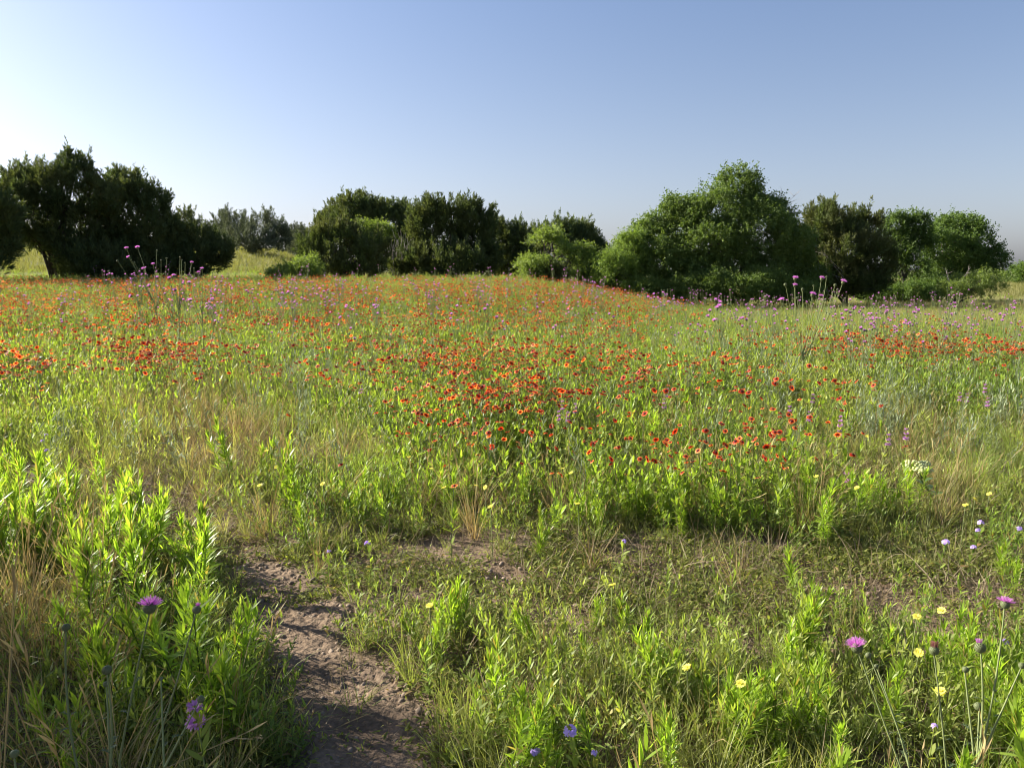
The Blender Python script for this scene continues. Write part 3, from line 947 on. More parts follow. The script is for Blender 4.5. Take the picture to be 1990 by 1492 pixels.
make_tree('cedar_tree', 'olive cedar with spreading low stems at the front left of the middle thicket', 'tree',
          [(655, 478, 68, 55), (618, 470, 36, 42), (708, 485, 45, 48), (650, 445, 42, 28), (670, 510, 75, 25)], (662, 552), 40, CED, 107, clump=0.36,
          fol='cedar_brown', stems=7, branches=70, dens=0.85)
make_tree('mesquite_tree', 'pale yellow-green treetop showing behind the olive cedar', 'tree',
          [(735, 445, 26, 22), (692, 442, 24, 20), (715, 470, 30, 24)], (728, 550), 44, 'mesquite', 108, clump=0.34, fol='mesquite', stems=2)
make_tree('cedar_tree', 'dark cedar with a jagged top behind the olive cedar', 'tree',
          [(690, 420, 58, 45), (645, 430, 36, 36), (752, 425, 50, 42), (700, 394, 26, 22), (770, 450, 40, 60), (760, 500, 70, 45), (790, 420, 34, 34)], (705, 548), 51, CED, 109, stems=3)
make_tree('cedar_tree', 'broad green-black cedar with a pointed top in the middle of the thicket', 'tree',
          [(850, 460, 62, 70), (880, 420, 52, 40), (925, 445, 38, 60), (828, 430, 34, 45), (800, 510, 50, 32), (930, 510, 50, 34), (870, 505, 85, 38), (913, 405, 20, 26), (845, 405, 24, 22)], (865, 550), 43, CED, 110,
          stems=3, dens=1.1, fol='cedar')
make_tree('cedar_tree', 'narrow dark cedar in the shade right of the pointed one', 'tree',
          [(970, 465, 42, 50), (990, 490, 40, 48), (1000, 450, 22, 24), (1000, 520, 50, 25), (955, 440, 26, 26)], (975, 545), 46, CED, 111, stems=2)
make_tree('cedar_tree', 'dark cedar standing behind the pale mesquite', 'tree',
          [(1080, 470, 68, 42), (1130, 470, 46, 42), (1045, 455, 36, 24), (1160, 500, 26, 36), (1110, 445, 30, 20), (1030, 500, 45, 40), (1150, 525, 45, 24)], (1100, 548), 52, CED, 112, stems=3)
mq = make_tree('mesquite_tree', 'pale feathery mesquite in front of the dark cedars, with bare twigs', 'tree',
               [(1048, 482, 38, 32), (1105, 505, 38, 32), (1035, 518, 28, 28), (1072, 462, 30, 18), (1132, 498, 18, 28), (1065, 535, 40, 16)], (1080, 552), 39.5,
               'mesquite', 113, clump=0.33, fol='mesquite', stems=5, gap=0.42, twigs=6)
make_tree('mesquite_bush', 'feathery yellow-green bush at the left foot of the olive cedar', 'bush',
          [(570, 532, 34, 24), (598, 520, 24, 22), (545, 540, 22, 16)], (578, 560), 37, 'mesquite', 114, clump=0.30, fol='mesquite', stems=4, trunk_r=0.03)

make_tree('elm_tree', 'largest broad green tree, with a tower of foliage rising above its crown', 'tree',
          [(1432, 352, 40, 40), (1430, 390, 56, 45), (1395, 425, 90, 60), (1325, 440, 62, 52), (1465, 450, 85, 70), (1300, 505, 80, 52), (1400, 515, 100, 58), (1495, 505, 65, 62),
           (1308, 398, 20, 22), (1508, 420, 34, 40), (1250, 490, 50, 50), (1370, 470, 90, 60), (1250, 540, 60, 40), (1540, 480, 45, 45), (1350, 415, 40, 30), (1275, 455, 50, 42), (1225, 510, 50, 42), (1200, 550, 45, 30), (1560, 540, 50, 45)], (1400, 592), 40, 'leaf', 115, clump=0.40, fol='elm', stems=5, trunk_r=0.12, dens=0.95, gap=0.16)
make_tree('mesquite_tree', 'pale green tree skirting the left foot of the largest tree', 'tree',
          [(1200, 528, 48, 40), (1228, 482, 36, 42), (1168, 552, 26, 22), (1215, 560, 45, 22)], (1210, 585), 38.5, 'mesquite', 116, clump=0.32, fol='elm_light', stems=3, trunk_r=0.05, gap=0.25)
make_tree('vine_thicket', 'low vine-covered thicket along the foot of the largest tree', 'thicket',
          [(1330, 560, 55, 26), (1430, 558, 60, 28), (1540, 565, 55, 24), (1485, 545, 40, 24), (1265, 565, 45, 22), (1380, 545, 40, 24)], (1430, 590), 37.5, 'leaf', 117,
          clump=0.30, fol='elm', stems=6, trunk_r=0.02)
make_tree('cedar_tree', 'brownish cedar with dead lower branches, right of the largest tree', 'tree',
          [(1565, 470, 40, 50), (1560, 530, 45, 45), (1608, 430, 48, 40), (1640, 475, 75, 55), (1600, 525, 65, 45), (1690, 505, 45, 60), (1598, 405, 30, 20), (1680, 425, 34, 24), (1650, 545, 75, 34)], (1640, 598), 42, CED, 118,
          fol='cedar_brown', stems=5, branches=70)
make_tree('hackberry_tree', 'small rounded leafy tree with sky gaps, between brownish cedar and round tree', 'tree',
          [(1738, 432, 26, 22), (1782, 430, 22, 22), (1750, 475, 34, 34), (1725, 500, 40, 40), (1790, 470, 20, 30), (1755, 530, 50, 30)], (1755, 585), 46, 'leaf', 119, clump=0.40, fol='oak',
          stems=3, gap=0.36)
make_tree('elm_tree', 'round-crowned green tree at the right end of the tree line', 'tree',
          [(1862, 438, 48, 30), (1838, 485, 52, 46), (1898, 478, 42, 46), (1878, 520, 58, 32), (1925, 500, 26, 28), (1830, 530, 50, 30)], (1860, 580), 48, 'leaf', 120, clump=0.42, fol='oak',
          stems=3, trunk_r=0.12, gap=0.2)
make_tree('mesquite_tree', 'small open mesquite with black stems on the shaded grass at right', 'tree',
          [(1878, 548, 45, 16), (1848, 558, 28, 13), (1928, 543, 28, 16), (1900, 560, 26, 10)], (1845, 600), 36, 'mesquite', 121, clump=0.28, fol='mesquite', stems=5, trunk_r=0.045,
          dens=0.4, gap=0.42, twigs=0)
make_tree('elm_tree', 'far dark tree cut by the right edge of the picture', 'tree', [(1985, 538, 40, 24), (2050, 525, 60, 34)], (1990, 570), 105, 'leaf', 122, clump=0.8, fol='oak', stems=3, dens=0.8)
make_tree('elm_tree', 'low far tree between the round-crowned tree and the right edge', 'tree', [(1925, 543, 38, 18), (1890, 548, 30, 14)], (1915, 570), 112, 'leaf', 125, clump=0.8, fol='oak', stems=3, dens=0.8)
make_tree('cedar_tree', 'far cedar on the rise seen under the leaning stems at left', 'tree', [(50, 468, 42, 14), (95, 462, 36, 18)], (60, 490), 130, CED, 126, clump=0.9, fol='cedar_hazed', stems=3)
make_tree('cedar_tree', 'far cedar behind the low dark rounded one at left', 'tree', [(415, 470, 40, 22), (380, 470, 40, 24)], (410, 500), 120, CED, 127, clump=0.9, fol='cedar_hazed', stems=3)
make_tree('cedar_tree', 'far cedar behind the feathery yellow-green bush', 'tree', [(600, 482, 45, 20), (560, 488, 30, 14)], (590, 510), 125, CED, 128, clump=0.9, fol='cedar_hazed', stems=3)
make_tree('briar_bush', 'dark undergrowth below the sky gaps, right of the brownish cedar', 'bush',
          [(1710, 570, 45, 20), (1770, 568, 45, 22), (1815, 560, 30, 22)], (1760, 590), 45, 'leaf', 123, clump=0.34, fol='oak', stems=5, trunk_r=0.02)
make_tree('cedar_bush', 'small reddish-brown bush under the pale mesquite', 'bush',
          [(1062, 530, 26, 16), (1085, 535, 18, 12)], (1066, 552), 39, CED, 124, clump=0.25, fol='cedar_brown', stems=4, trunk_r=0.03)


# bare grey shrub in front of the middle thicket, dead twigs over the large tree, dead branches of the brownish cedar
def bare_shrub():
    gen = np.random.default_rng(300)
    bp = at(768, 545, 42); bp[2] = float(terrain(bp[0], bp[1]))
    root = empty('bare_shrub', bp)
    tag(root, 'leafless grey shrub between the olive cedar and the pointed cedar', 'shrub')
    pts = []
    for k in range(13):
        p3 = at(768 + gen.normal(0, 17), 462 + abs(gen.normal(0, 18)), 42 + gen.normal(0, 0.4))
        pts.append((bp + gen.normal(0, 0.05, 3) * np.array([1, 1, 0]), p3))
    dead_twigs(root, bp, None, None, gen, 13, 'branch', pts)


bare_shrub()


def dead_on(label_part, specs, d, seed):
    gen = np.random.default_rng(seed)
    for o in bpy.data.objects:
        if o.parent is None and o.get('label') == label_part:
            bp = np.array(o.location)
            pts = [(at(a, b, d), at(c, e, d)) for a, b, c, e in specs]
            dead_twigs(o, bp, None, None, gen, len(pts), 'dead_branch', pts)


dead_on('largest broad green tree, with a tower of foliage rising above its crown', [(1495, 430, 1545, 380), (1500, 420, 1522, 372)], 40, 310)
dead_on('brownish cedar with dead lower branches, right of the largest tree',
        [(1640, 540, 1600, 490), (1650, 545, 1590, 520), (1640, 530, 1580, 470)], 40.2, 311)
dead_on('small open mesquite with black stems on the shaded grass at right', [(1855, 560, 1885, 522), (1850, 560, 1838, 520)], 35.8, 312)

# the tree beside the path, left of the camera: its broken shade lies over the near end of the path


def shade_tree():
    gen = np.random.default_rng(401)
    c = np.array([-1.95, 1.50, 0.1]) + np.array(TO_SUN) * 13.0
    bp = np.array([c[0], c[1], 0.0]); bp[2] = float(terrain(bp[0], bp[1]))
    root = empty('oak_tree', bp)
    tag(root, 'tree left of the path whose broken shade covers the near ground', 'tree')
    mb = MB(); n = 280
    D = rand_dir(n, gen); P = c + D * np.array([1.5, 1.45, 1.15]) * (gen.random((n, 1)) ** 0.4)
    k = 55
    Q = (P[:, None, :] + rand_dir(n * k, gen).reshape(n, k, 3) * (0.42 * gen.random((n, k)) ** 0.5)[..., None]).reshape(-1, 3)
    Dl = rand_dir(n * k, gen)
    mb.strips(Q - bp, Dl, norm(np.cross(Dl, rand_dir(n * k, gen))), 0.085, 0.024, (0.4, 1, 0.1), None, 0, None, gen)
    obj('crown', mb.mesh('shade_crown', M['oak']), root)
    mt = MB()
    t = np.linspace(0, 1, 8)[:, None]
    mt.tube((1 - t) * np.array([0, 0, -0.1]) + t * (c - bp) + np.sin(t * 3) * np.array([0.15, 0.1, 0]), np.linspace(0.17, 0.07, 8), 8)
    for q in range(30):
        b3 = P[int(gen.integers(0, n))] - bp; b0 = (c - bp) * gen.uniform(0.6, 1.0)
        mt.tube(np.array([b0, (b0 + b3) / 2 + gen.normal(0, 0.1, 3), b3]), [0.04, 0.025, 0.008], 5)
    obj('trunk', mt.mesh('shade_trunk', M['bark']), root)


shade_tree()

# ------------------------------------------------------------------ scattered stuff: thousands of small plants, one object per kind


def scatter(name, label, variants, x, y, z, scale, gen, tilt=0.12, idx=None):
    n = len(x)
    me = bpy.data.meshes.new(name)
    me.vertices.add(n)
    me.vertices.foreach_set('co', np.stack([x, y, z], -1).astype(np.float32).ravel())
    rot = np.stack([gen.normal(0, tilt, n), gen.normal(0, tilt, n), gen.random(n) * 6.283], -1)
    a = me.attributes.new('rot', 'FLOAT_VECTOR', 'POINT'); a.data.foreach_set('vector', rot.astype(np.float32).ravel())
    a = me.attributes.new('scl', 'FLOAT', 'POINT'); a.data.foreach_set('value', np.broadcast_to(scale, (n,)).astype(np.float32))
    a = me.attributes.new('idx', 'INT', 'POINT'); a.data.foreach_set('value', gen.integers(0, len(variants), n).astype(np.int32))
    o = obj(name, me)
    tag(o, label, kind='stuff')
    ng = bpy.data.node_groups.new(name, 'GeometryNodeTree')
    ng.interface.new_socket('Geometry', in_out='INPUT', socket_type='NodeSocketGeometry')
    ng.interface.new_socket('Geometry', in_out='OUTPUT', socket_type='NodeSocketGeometry')
    gi = ng.nodes.new('NodeGroupInput'); go = ng.nodes.new('NodeGroupOutput')
    jn = ng.nodes.new('GeometryNodeJoinGeometry')
    for vme in variants:
        vo = bpy.data.objects.new('variety', vme)
        oi = ng.nodes.new('GeometryNodeObjectInfo'); oi.inputs[0].default_value = vo
        g2 = ng.nodes.new('GeometryNodeGeometryToInstance')
        ng.links.new(oi.outputs['Geometry'], g2.inputs[0]); ng.links.new(g2.outputs[0], jn.inputs[0])
    ip = ng.nodes.new('GeometryNodeInstanceOnPoints')
    ip.inputs['Pick Instance'].default_value = True

    def named(nm, ty):
        q = ng.nodes.new('GeometryNodeInputNamedAttribute'); q.data_type = ty; q.inputs['Name'].default_value = nm
        return q.outputs[0]
    ng.links.new(gi.outputs[0], ip.inputs['Points']); ng.links.new(jn.outputs[0], ip.inputs['Instance'])
    ng.links.new(named('idx', 'INT'), ip.inputs['Instance Index'])
    ng.links.new(named('rot', 'FLOAT_VECTOR'), ip.inputs['Rotation'])
    ng.links.new(named('scl', 'FLOAT'), ip.inputs['Scale'])
    ng.links.new(ip.outputs[0], go.inputs[0])
    md = o.modifiers.new('scatter', 'NODES'); md.node_group = ng
    return o


def variants(n, fn, mats, seed, name='plant'):
    return [fn(np.random.default_rng(seed + i)).mesh(name, mats) for i in range(n)]


g = np.random.default_rng(50)

# general grass: near tufts
x, y, z, px, py = sample(26000, 1.5, 26, g, 1.05)
nz = vnoise(x * 1.3, y * 1.3, 61)
keep = g.random(len(x)) < (0.30 + 0.9 * nz) * (1 - 0.95 * ell(px, py, 420, 865, 130, 45)) * (1 - bare(px, py)) * np.where(on_path(x, y, px, py), 0.0, 1.0)
low = low_zone(px, py)
keep &= g.random(len(x)) < np.where(py > 1000, 0.85, 1.0) * (1 - 0.45 * low)
sc = g.uniform(0.6, 1.15, len(x)) * (0.75 + 0.5 * smooth(4, 9, y)) * (1 - 0.48 * low)
scatter('meadow_grass', 'green grass growing all through the meadow', variants(8, lambda q: tuft(q, 22, 0.12, 0.36, 0.30, 0.0021, 0.5), M['grass'], 1000), x[keep], y[keep], z[keep], sc[keep], g)

# dry straw-coloured grass
x, y, z, px, py = sample(30000, 1.3, 45, g, 1.1)
low = low_zone(px, py)
keep = (g.random(len(x)) < (1 - 0.8 * low) * (0.62 * d_dry(px, py) + 0.38 * patchy(x, y) * smooth(1300, 1050, py)) * (1 - bare(px, py))) & ~on_path(x, y, px, py)
sc = g.uniform(0.55, 1.1, len(x)) * (1 + 0.25 * smooth(1100, 1300, py) * smooth(350, 150, px)) * np.where(y > 5, 0.85, 1)
scatter('dry_grass', 'dry golden grass stalks among the green plants', variants(7, lambda q: dry_tuft(q, 26, 0.52), M['dry'], 1100), x[keep], y[keep], z[keep], sc[keep], g, 0.2)

# brown thatch lying on the ground
x, y, z, px, py = sample(16000, 1.4, 13, g, 1.0)
keep = g.random(len(x)) < (0.12 + 0.9 * ell(px, py, 420, 870, 150, 60) + 0.5 * ell(px, py, 330, 760, 150, 40) + 0.5 * ell(px, py, 1290, 880, 120, 40) + 0.35 * ell(px, py, 60, 1400, 200, 200)
                           + 0.25 * bare(px, py) + 0.5 * patchy(x, y)) * np.where(on_path(x, y, px, py), 0.55, 1)
scatter('straw_litter', 'dead grey-brown straw lying on the soil', variants(5, lambda q: tuft(q, 16, 0.08, 0.22, 1.1, 0.0016, 0.5, rad=0.09), M['thatch'], 1150),
        x[keep], y[keep], z[keep] + 0.012, g.uniform(0.6, 1.3, keep.sum()), g, 0.25)

# low ground cover
x, y, z, px, py = sample(22000, 1.5, 9, g, 0.9)
keep = g.random(len(x)) < (0.35 + 0.8 * ell(px, py, 900, 1080, 450, 120) + 0.8 * ell(px, py, 1600, 1100, 450, 90)) * (1 - 0.93 * bare(px, py)) * np.where(on_path(x, y, px, py), 0.05, 1)
keep &= vnoise(x * 4, y * 4, 66) > 0.30
scatter('ground_cover', 'low creeping green leaves close to the soil', variants(6, lambda q: cover(q, 60, 0.10, 0.028, 0.0034), M['cover'], 1200), x[keep], y[keep], z[keep] + 0.01,
        g.uniform(0.7, 1.4, keep.sum()), g, 0.1)

# fine leaved forbs filling the middle ground
x, y, z, px, py = sample(34000, 2.2, 40, g, 1.25)
nz = vnoise(x * 0.8, y * 0.8, 71)
keep = g.random(len(x)) < (0.20 + 1.1 * smooth(0.3, 0.7, nz)) * (0.30 + 0.70 * smooth(1120, 960, py)) * (1 - 0.92 * low_zone(px, py)) * (1 - 0.7 * patchy(x, y)) * (1 - 0.45 * np.minimum(1, d_blanket(px, py))) * (1 - 0.9 * ell(px, py, 420, 865, 140, 50)) * (1 - 0.7 * ell(px, py, 90, 790, 60, 30)) * (1 - 0.5 * ell(px, py, 300, 790, 200, 70)) * (1 - 0.5 * np.minimum(1, d_dry(px, py))) * (1 - bare(px, py)) * np.where(px > 1450, 0.9 - 0.65 * smooth(690, 620, py), 1)
keep &= ~on_path(x, y, px, py)
sc = g.uniform(0.55, 1.15, len(x)) * (0.70 + 0.50 * smooth(950, 800, py)) * (1 - 0.40 * ell(px, py, 420, 860, 300, 110))
scatter('meadow_forbs', 'fine-leaved green herbs filling the meadow', variants(8, lambda q: forb(q, 0.36, 4, 20, 0.05, 0.0042), [M['forb'], M['weed_stem']], 1300), x[keep], y[keep], z[keep], sc[keep], g)

# tall pale grass heads in the upper meadow and on the open grass at right
x, y, z, px, py = sample(34000, 9, 85, g, 1.0)
keep = g.random(len(x)) < (0.36 + 0.6 * smooth(1150, 1550, px))
scatter('pale_grass', 'pale seeding grass across the far meadow', variants(6, lambda q: tuft(q, 30, 0.25, 0.55, 0.28, 0.0034, 0.4, rad=0.16), M['wisp'], 1400), x[keep], y[keep], z[keep],
        g.uniform(0.55, 0.9, keep.sum()) * (0.75 + 0.25 * smooth(20, 40, y[keep])), g)
x, y, z, px, py = sample(26000, 11, 60, g, 1.0)
keep = g.random(len(x)) < 0.34 * (1 - 0.65 * smooth(1200, 1600, px) * smooth(20, 30, y))
scatter('meadow_herbs', 'leafy green herbs across the far meadow', variants(6, lambda q: forb(q, 0.42, 5, 16, 0.07, 0.0075, rad=0.16), [M['gail_leaf'], M['weed_stem']], 1500), x[keep], y[keep], z[keep],
        g.uniform(0.5, 0.85, keep.sum()), g)

x, y, z, px, py = sample(14000, 55, 150, g, 0.6, 0.85)
scatter('far_grass', 'golden-green grass on the far rise behind the trees', variants(4, lambda q: tuft(q, 34, 0.25, 0.6, 0.30, 0.010, 0.4, rad=0.5), M['far_grass'], 1450), x, y, z, g.uniform(0.8, 1.4, len(x)), g)

# silvery grey-green herbs between the flowers
x, y, z, px, py = sample(12000, 5, 34, g, 1.1)
keep = g.random(len(x)) < (0.45 * ell(px, py, 640, 690, 230, 60) + 0.55 * ell(px, py, 1480, 745, 200, 60) + 0.4 * ell(px, py, 1850, 800, 200, 90) + 0.35 * ell(px, py, 330, 650, 160, 40)
                           + 0.3 * ell(px, py, 1150, 690, 250, 50) + 0.3 * ell(px, py, 590, 800, 110, 40) + 0.05)
scatter('silver_herbs', 'silvery grey-green herbs between the flowers', variants(6, lambda q: forb(q, 0.5, 4, 20, 0.055, 0.0032, 0.35, 0.07), [M['silver'], M['thistle_stem']], 1550), x[keep], y[keep], z[keep],
        g.uniform(0.6, 1.15, keep.sum()), g)

# pebbles and crumbs of earth
x, y, z, px, py = sample(24000, 1.4, 6, g, 0.8)
keep = on_path(x, y, px, py) | (g.random(len(x)) < bare(px, py))


def pebble(q):
    mb = MB()
    mb.lathe((0, 0, -0.3), (0, 0, 1), [(0.05, 0), (0.8, 0.15), (1.0, 0.5), (0.7, 0.95), (0.05, 1.1)], 7, 0, bump=0.6, gen=q)
    return mb


scatter('earth_crumbs', 'small pebbles and crumbs of earth on the path', variants(5, pebble, M['stone'], 1600), x[keep], y[keep], z[keep] + 0.022, 0.0025 + 0.013 * g.random(keep.sum()) ** 3, g, 0.6)

# ------------------------------------------------------------------ leafy weeds: the 300 that show largest are things of their own
x, y, z, px, py = sample(15000, 1.75, 11, g, 0.8)
dw = d_weed(px, py) * (1 - 0.45 * low_zone(px, py)) + 0.10 * low_zone(px, py)
keep = (g.random(len(x)) < 0.85 * dw * (0.10 + 0.9 * smooth(0.45, 0.70, vnoise(x * 4.2, y * 4.2, 81)))) & ~on_path(x, y, px, py) & ~on_path(x + 0.10, y, *project(x + 0.10, y, z)) & ~on_path(x - 0.05, y - 0.08, *project(x - 0.05, y - 0.08, z)) & (g.random(len(x)) > 0.9 * bare(px, py))
WX, WY, WZ, WP, WQ = x[keep], y[keep], z[keep], px[keep], py[keep]
inview = (WP > -40) & (WP < 2030) & (WQ < 1700)
order = np.argsort(np.where(inview, WY, 99))
hero, rest = order[:300], order[300:]


def weed_label(p, q):
    side = 'left of the path' if p < 600 else ('just right of the path' if p < 1250 else 'in the right-hand foreground')
    far = 'near' if q > 1200 else 'farther'
    return f'bright green narrow-leaved weed {side}, {far} stand', f'narrow-leaved weeds {side}, {far} stand'


protos = []
for i in range(12):
    gg = np.random.default_rng(2000 + i); h = 0.20 + 0.018 * i
    ms, ml = weed_parts(gg, h)
    protos.append((ms.mesh('weed_stem', M['weed_stem']), ml.mesh('weed_leaves', M['weed'])))
for q, i in enumerate(hero):
    p, s_ = protos[int(g.integers(0, 12))]
    e = empty('leafy_weed', (WX[i], WY[i], WZ[i]))
    e.rotation_euler = (g.normal(0, 0.16), g.normal(0, 0.16), g.random() * 6.28)
    k = g.uniform(0.65, 1.2) * (1.15 if WP[i] < 600 else 0.84)
    e.scale = (k, k, k)
    lb, gr = weed_label(WP[i], WQ[i])
    tag(e, lb, 'weed', gr)
    obj('stem', p, e)
    tag(obj('leaves', s_, e), kind='stuff')
scatter('leafy_weeds', 'narrow-leaved bright green weeds beyond the nearest ones', variants(7, lambda q: merged_weed(q, q.uniform(0.3, 0.5)), [M['weed'], M['weed_stem']], 2100),
        WX[rest], WY[rest], WZ[rest], g.uniform(0.7, 1.15, len(rest)), g)

# ------------------------------------------------------------------ blanket flowers
x, y, z, px, py = sample(60000, 3.5, 46, g, 0.95)
db = d_blanket(px, py)
keep = g.random(len(x)) < (0.62 + 0.33 * smooth(700, 620, py)) * db * (0.35 + 1.0 * (vnoise(x * 1.1, y * 1.1, 91) > 0.4))
BX, BY, BZ, BP, BQ = x[keep], y[keep], z[keep], px[keep], py[keep]
inview = (BP > -10) & (BP < 2000)
order = np.argsort(np.where(inview, BY, 99)); near, rest = order[:300], order[300:]


def blanket_label(p, q):
    if p < 450: w = 'in the left half of the meadow'
    elif p < 860: w = 'between the left patch and the dense middle patch'
    elif p < 1140: w = 'in the dense patch at the middle of the meadow'
    elif p < 1420: w = 'in the low row right of the dense middle patch'
    else: w = 'in the loose patch on the right side'
    return 'red blanket flower with orange-tipped petals ' + w, 'blanket flowers ' + w


bp_ = []
for i in range(14):
    gg = np.random.default_rng(2300 + i)
    a, b, c, d_ = blanket_meshes(gg, gg.uniform(0.34, 0.50))
    bp_.append((a.mesh('stem', M['weed_stem']), b.mesh('leaves', M['gail_leaf']), c.mesh('petals', M['petal']), d_.mesh('disc', M['disc'])))
for i in near:
    v_ = bp_[int(g.integers(0, 14))]
    e = empty('blanket_flower', (BX[i], BY[i], BZ[i]))
    e.rotation_euler = (g.normal(0, 0.08), g.normal(0, 0.08), g.random() * 6.28); k = g.uniform(0.85, 1.15); e.scale = (k, k, k)
    lb, gr = blanket_label(BP[i], BQ[i]); tag(e, lb, 'flower', gr)
    obj('stem', v_[0], e); tag(obj('leaves', v_[1], e), kind='stuff'); obj('petals', v_[2], e); obj('flower_disc', v_[3], e)
scatter('blanket_flowers', 'mass of red and orange blanket flowers over the far meadow',
        variants(9, lambda q: merged_blanket(q, 0.50, 3, 8, 0.98), [M['gail_leaf'], M['weed_stem'], M['petal'], M['disc']], 2400), BX[rest], BY[rest], BZ[rest], g.uniform(0.85, 1.15, len(rest)), g, 0.08)


# ------------------------------------------------------------------ single flowers, placed one by one by where their head stands
def where(px, py):
    a = 'far left' if px < 300 else 'left' if px < 650 else 'middle' if px < 1250 else 'right' if px < 1700 else 'far right'
    return a


def yellow_daisy(px, py, i):
    gg = np.random.default_rng(3000 + i)
    h = gg.uniform(0.24, 0.34)
    p = at_height(px, py, h)
    bz = float(terrain(p[0], p[1]))
    e = empty('yellow_daisy', (p[0], p[1], bz))
    c = stem_curve(h, 0.04, gg); c[:, :2] -= c[-1, :2]
    ax = np.array([gg.normal(-0.3, 0.3), gg.normal(-0.2, 0.3), 1.0])
    ms = MB(); ms.tube(c, 0.0018, 4); obj('stem', ms.mesh('stem', M['thistle_stem']), e)
    mp = MB(); rays(mp, c[-1], ax, 15, 0.0135, 0.0024, 0.003, 0.15, gg, 0, (0.7, 1, 1, 0.7), 0.1, rows=2)
    rays(mp, c[-1], ax, 9, 0.008, 0.0024, 0.001, 0.9, gg, 0, (0.7, 1, 0.7), 0.1)
    obj('petals', mp.mesh('petals', M['yellow']), e)
    return e


YEL = [(62, 774, 'beside the dark red patch at the far left'), (55, 787, 'just below another, at the far left edge'), (150, 838, 'above the lavender blooms at far left'),
       (325, 848, 'left one of the pair below the straw hollow'), (367, 852, 'right one of the pair below the straw hollow'), (195, 780, 'tiny, in the grass left of the straw hollow'),
       (537, 908, 'lowest left of the group below the four dark red flowers'), (518, 876, 'left of the group below the four dark red flowers'), (553, 873, 'right of the group below the four dark red flowers'),
       (505, 943, 'alone in the bright weeds below the yellow group'), (235, 896, 'at the top of the tall weeds left of the straw hollow'), (627, 940, 'small, in the weeds right of the yellow group'),
       (20, 988, 'in the weeds at the left edge'), (200, 1107, 'large, over the golden grass near the purple thistle'), (600, 721, 'flat, among the forbs above the grey tussock'),
       (838, 911, 'left of the dense red patch, lower one'), (795, 889, 'left of the dense red patch, upper one'), (925, 945, 'left one of the pair below the dense red patch'),
       (943, 948, 'right one of the pair below the dense red patch'), (863, 948, 'pale, left of the pair below the dense red patch'), (953, 985, 'cupped, lower down below the dense red patch'),
       (1093, 911, 'upper of the trio at the foot of the red row'), (1110, 919, 'right of the trio at the foot of the red row'), (1086, 921, 'lower of the trio at the foot of the red row'),
       (1123, 980, 'alone below the red row'), (1586, 927, 'right of the loose red patch'), (1678, 927, 'beside the two small pink thistles'), (1665, 949, 'below the two small pink thistles'),
       (1685, 848, 'under the silvery shrub'), (1876, 982, 'lower left of the trio below the milkweed'), (1895, 970, 'middle of the trio below the milkweed'), (1922, 961, 'upper right of the trio below the milkweed'),
       (1190, 1137, 'low on the bare ground in the middle'), (835, 1180, 'right of the tall weed clump by the path'), (1440, 1330, 'in the weeds, lower middle right'),
       (1335, 1300, 'half hidden in the weeds, left of the pink thistles'), (1782, 1201, 'upper one between the pink thistles'), (1830, 1190, 'half hidden, right of the upper one between the thistles'),
       (1827, 1348, 'lowest one, behind a thistle stem'), (1785, 1272, 'behind the spent thistle head')]
for i, (px_, py_, w) in enumerate(YEL):
    tag(yellow_daisy(px_, py_, i), 'pale yellow daisy ' + w, 'flower', 'pale yellow daisies')


def lavender(px, py, i, big=1.0):
    gg = np.random.default_rng(3200 + i); h = gg.uniform(0.16, 0.26)
    p = at_height(px, py, h); bz = float(terrain(p[0], p[1]))
    e = empty('lavender_flower', (p[0], p[1], bz))
    c = stem_curve(h, 0.1, gg); c[:, :2] -= c[-1, :2]
    ms = MB(); ms.tube(c, 0.0016, 4); weed_leaves(gg, c, h, 9, 0.04, 0.05, ms, 0, 0.006)
    obj('stem', ms.mesh('stem', M['forb']), e)
    mp = MB()
    for k in range(11):
        d = norm((rand_dir(1, gg)[0] * np.array([1.2, 1.2, 0.6]) + np.array([0, 0, 0.6]))[None])[0]
        rays(mp, c[-1] + d * 0.014 * big, d, 5, 0.0080 * big, 0.0026 * big, 0.0008, 0.15, gg, 0, (0.5, 1, 0.9), 0.1)
    obj('florets', mp.mesh('florets', M['lavender']), e)
    return e


LAV = [(1108, 1428, 1.2, 'largest, at the bottom right of the path'), (1040, 1467, 0.9, 'lowest, at the bottom of the picture by the path'), (1155, 1466, 0.6, 'small, right of the largest at the bottom'),
       (714, 1059, 0.9, 'right one of two on the bare ground above the path'), (640, 1072, 0.8, 'left one of two on the bare ground above the path'), (1838, 1055, 1.1, 'lower left of the group below the yellow trio'),
       (1906, 1018, 1.1, 'upper of the group below the yellow trio'), (1901, 1032, 0.9, 'grey-shaded, just under the upper one below the yellow trio'), (1980, 1028, 1.0, 'touching the right edge of the picture'),
       (1892, 1066, 0.9, 'greyish, lowest of the group below the yellow trio'), (90, 846, 0.9, 'upper of three small ones at far left'), (82, 858, 0.8, 'middle of three small ones at far left'),
       (91, 877, 0.9, 'lower of three small ones at far left'), (1213, 1052, 0.7, 'tiny, in the short grass at the middle'), (1815, 1418, 0.6, 'tiny, low among the weeds by the thistle stems'),
       (1953, 1252, 0.8, 'blue-violet, beside the tallest pink thistle')]
for i, (px_, py_, b, w) in enumerate(LAV):
    tag(lavender(px_, py_, i, b), 'lavender flower ' + w, 'flower', 'lavender flowers')


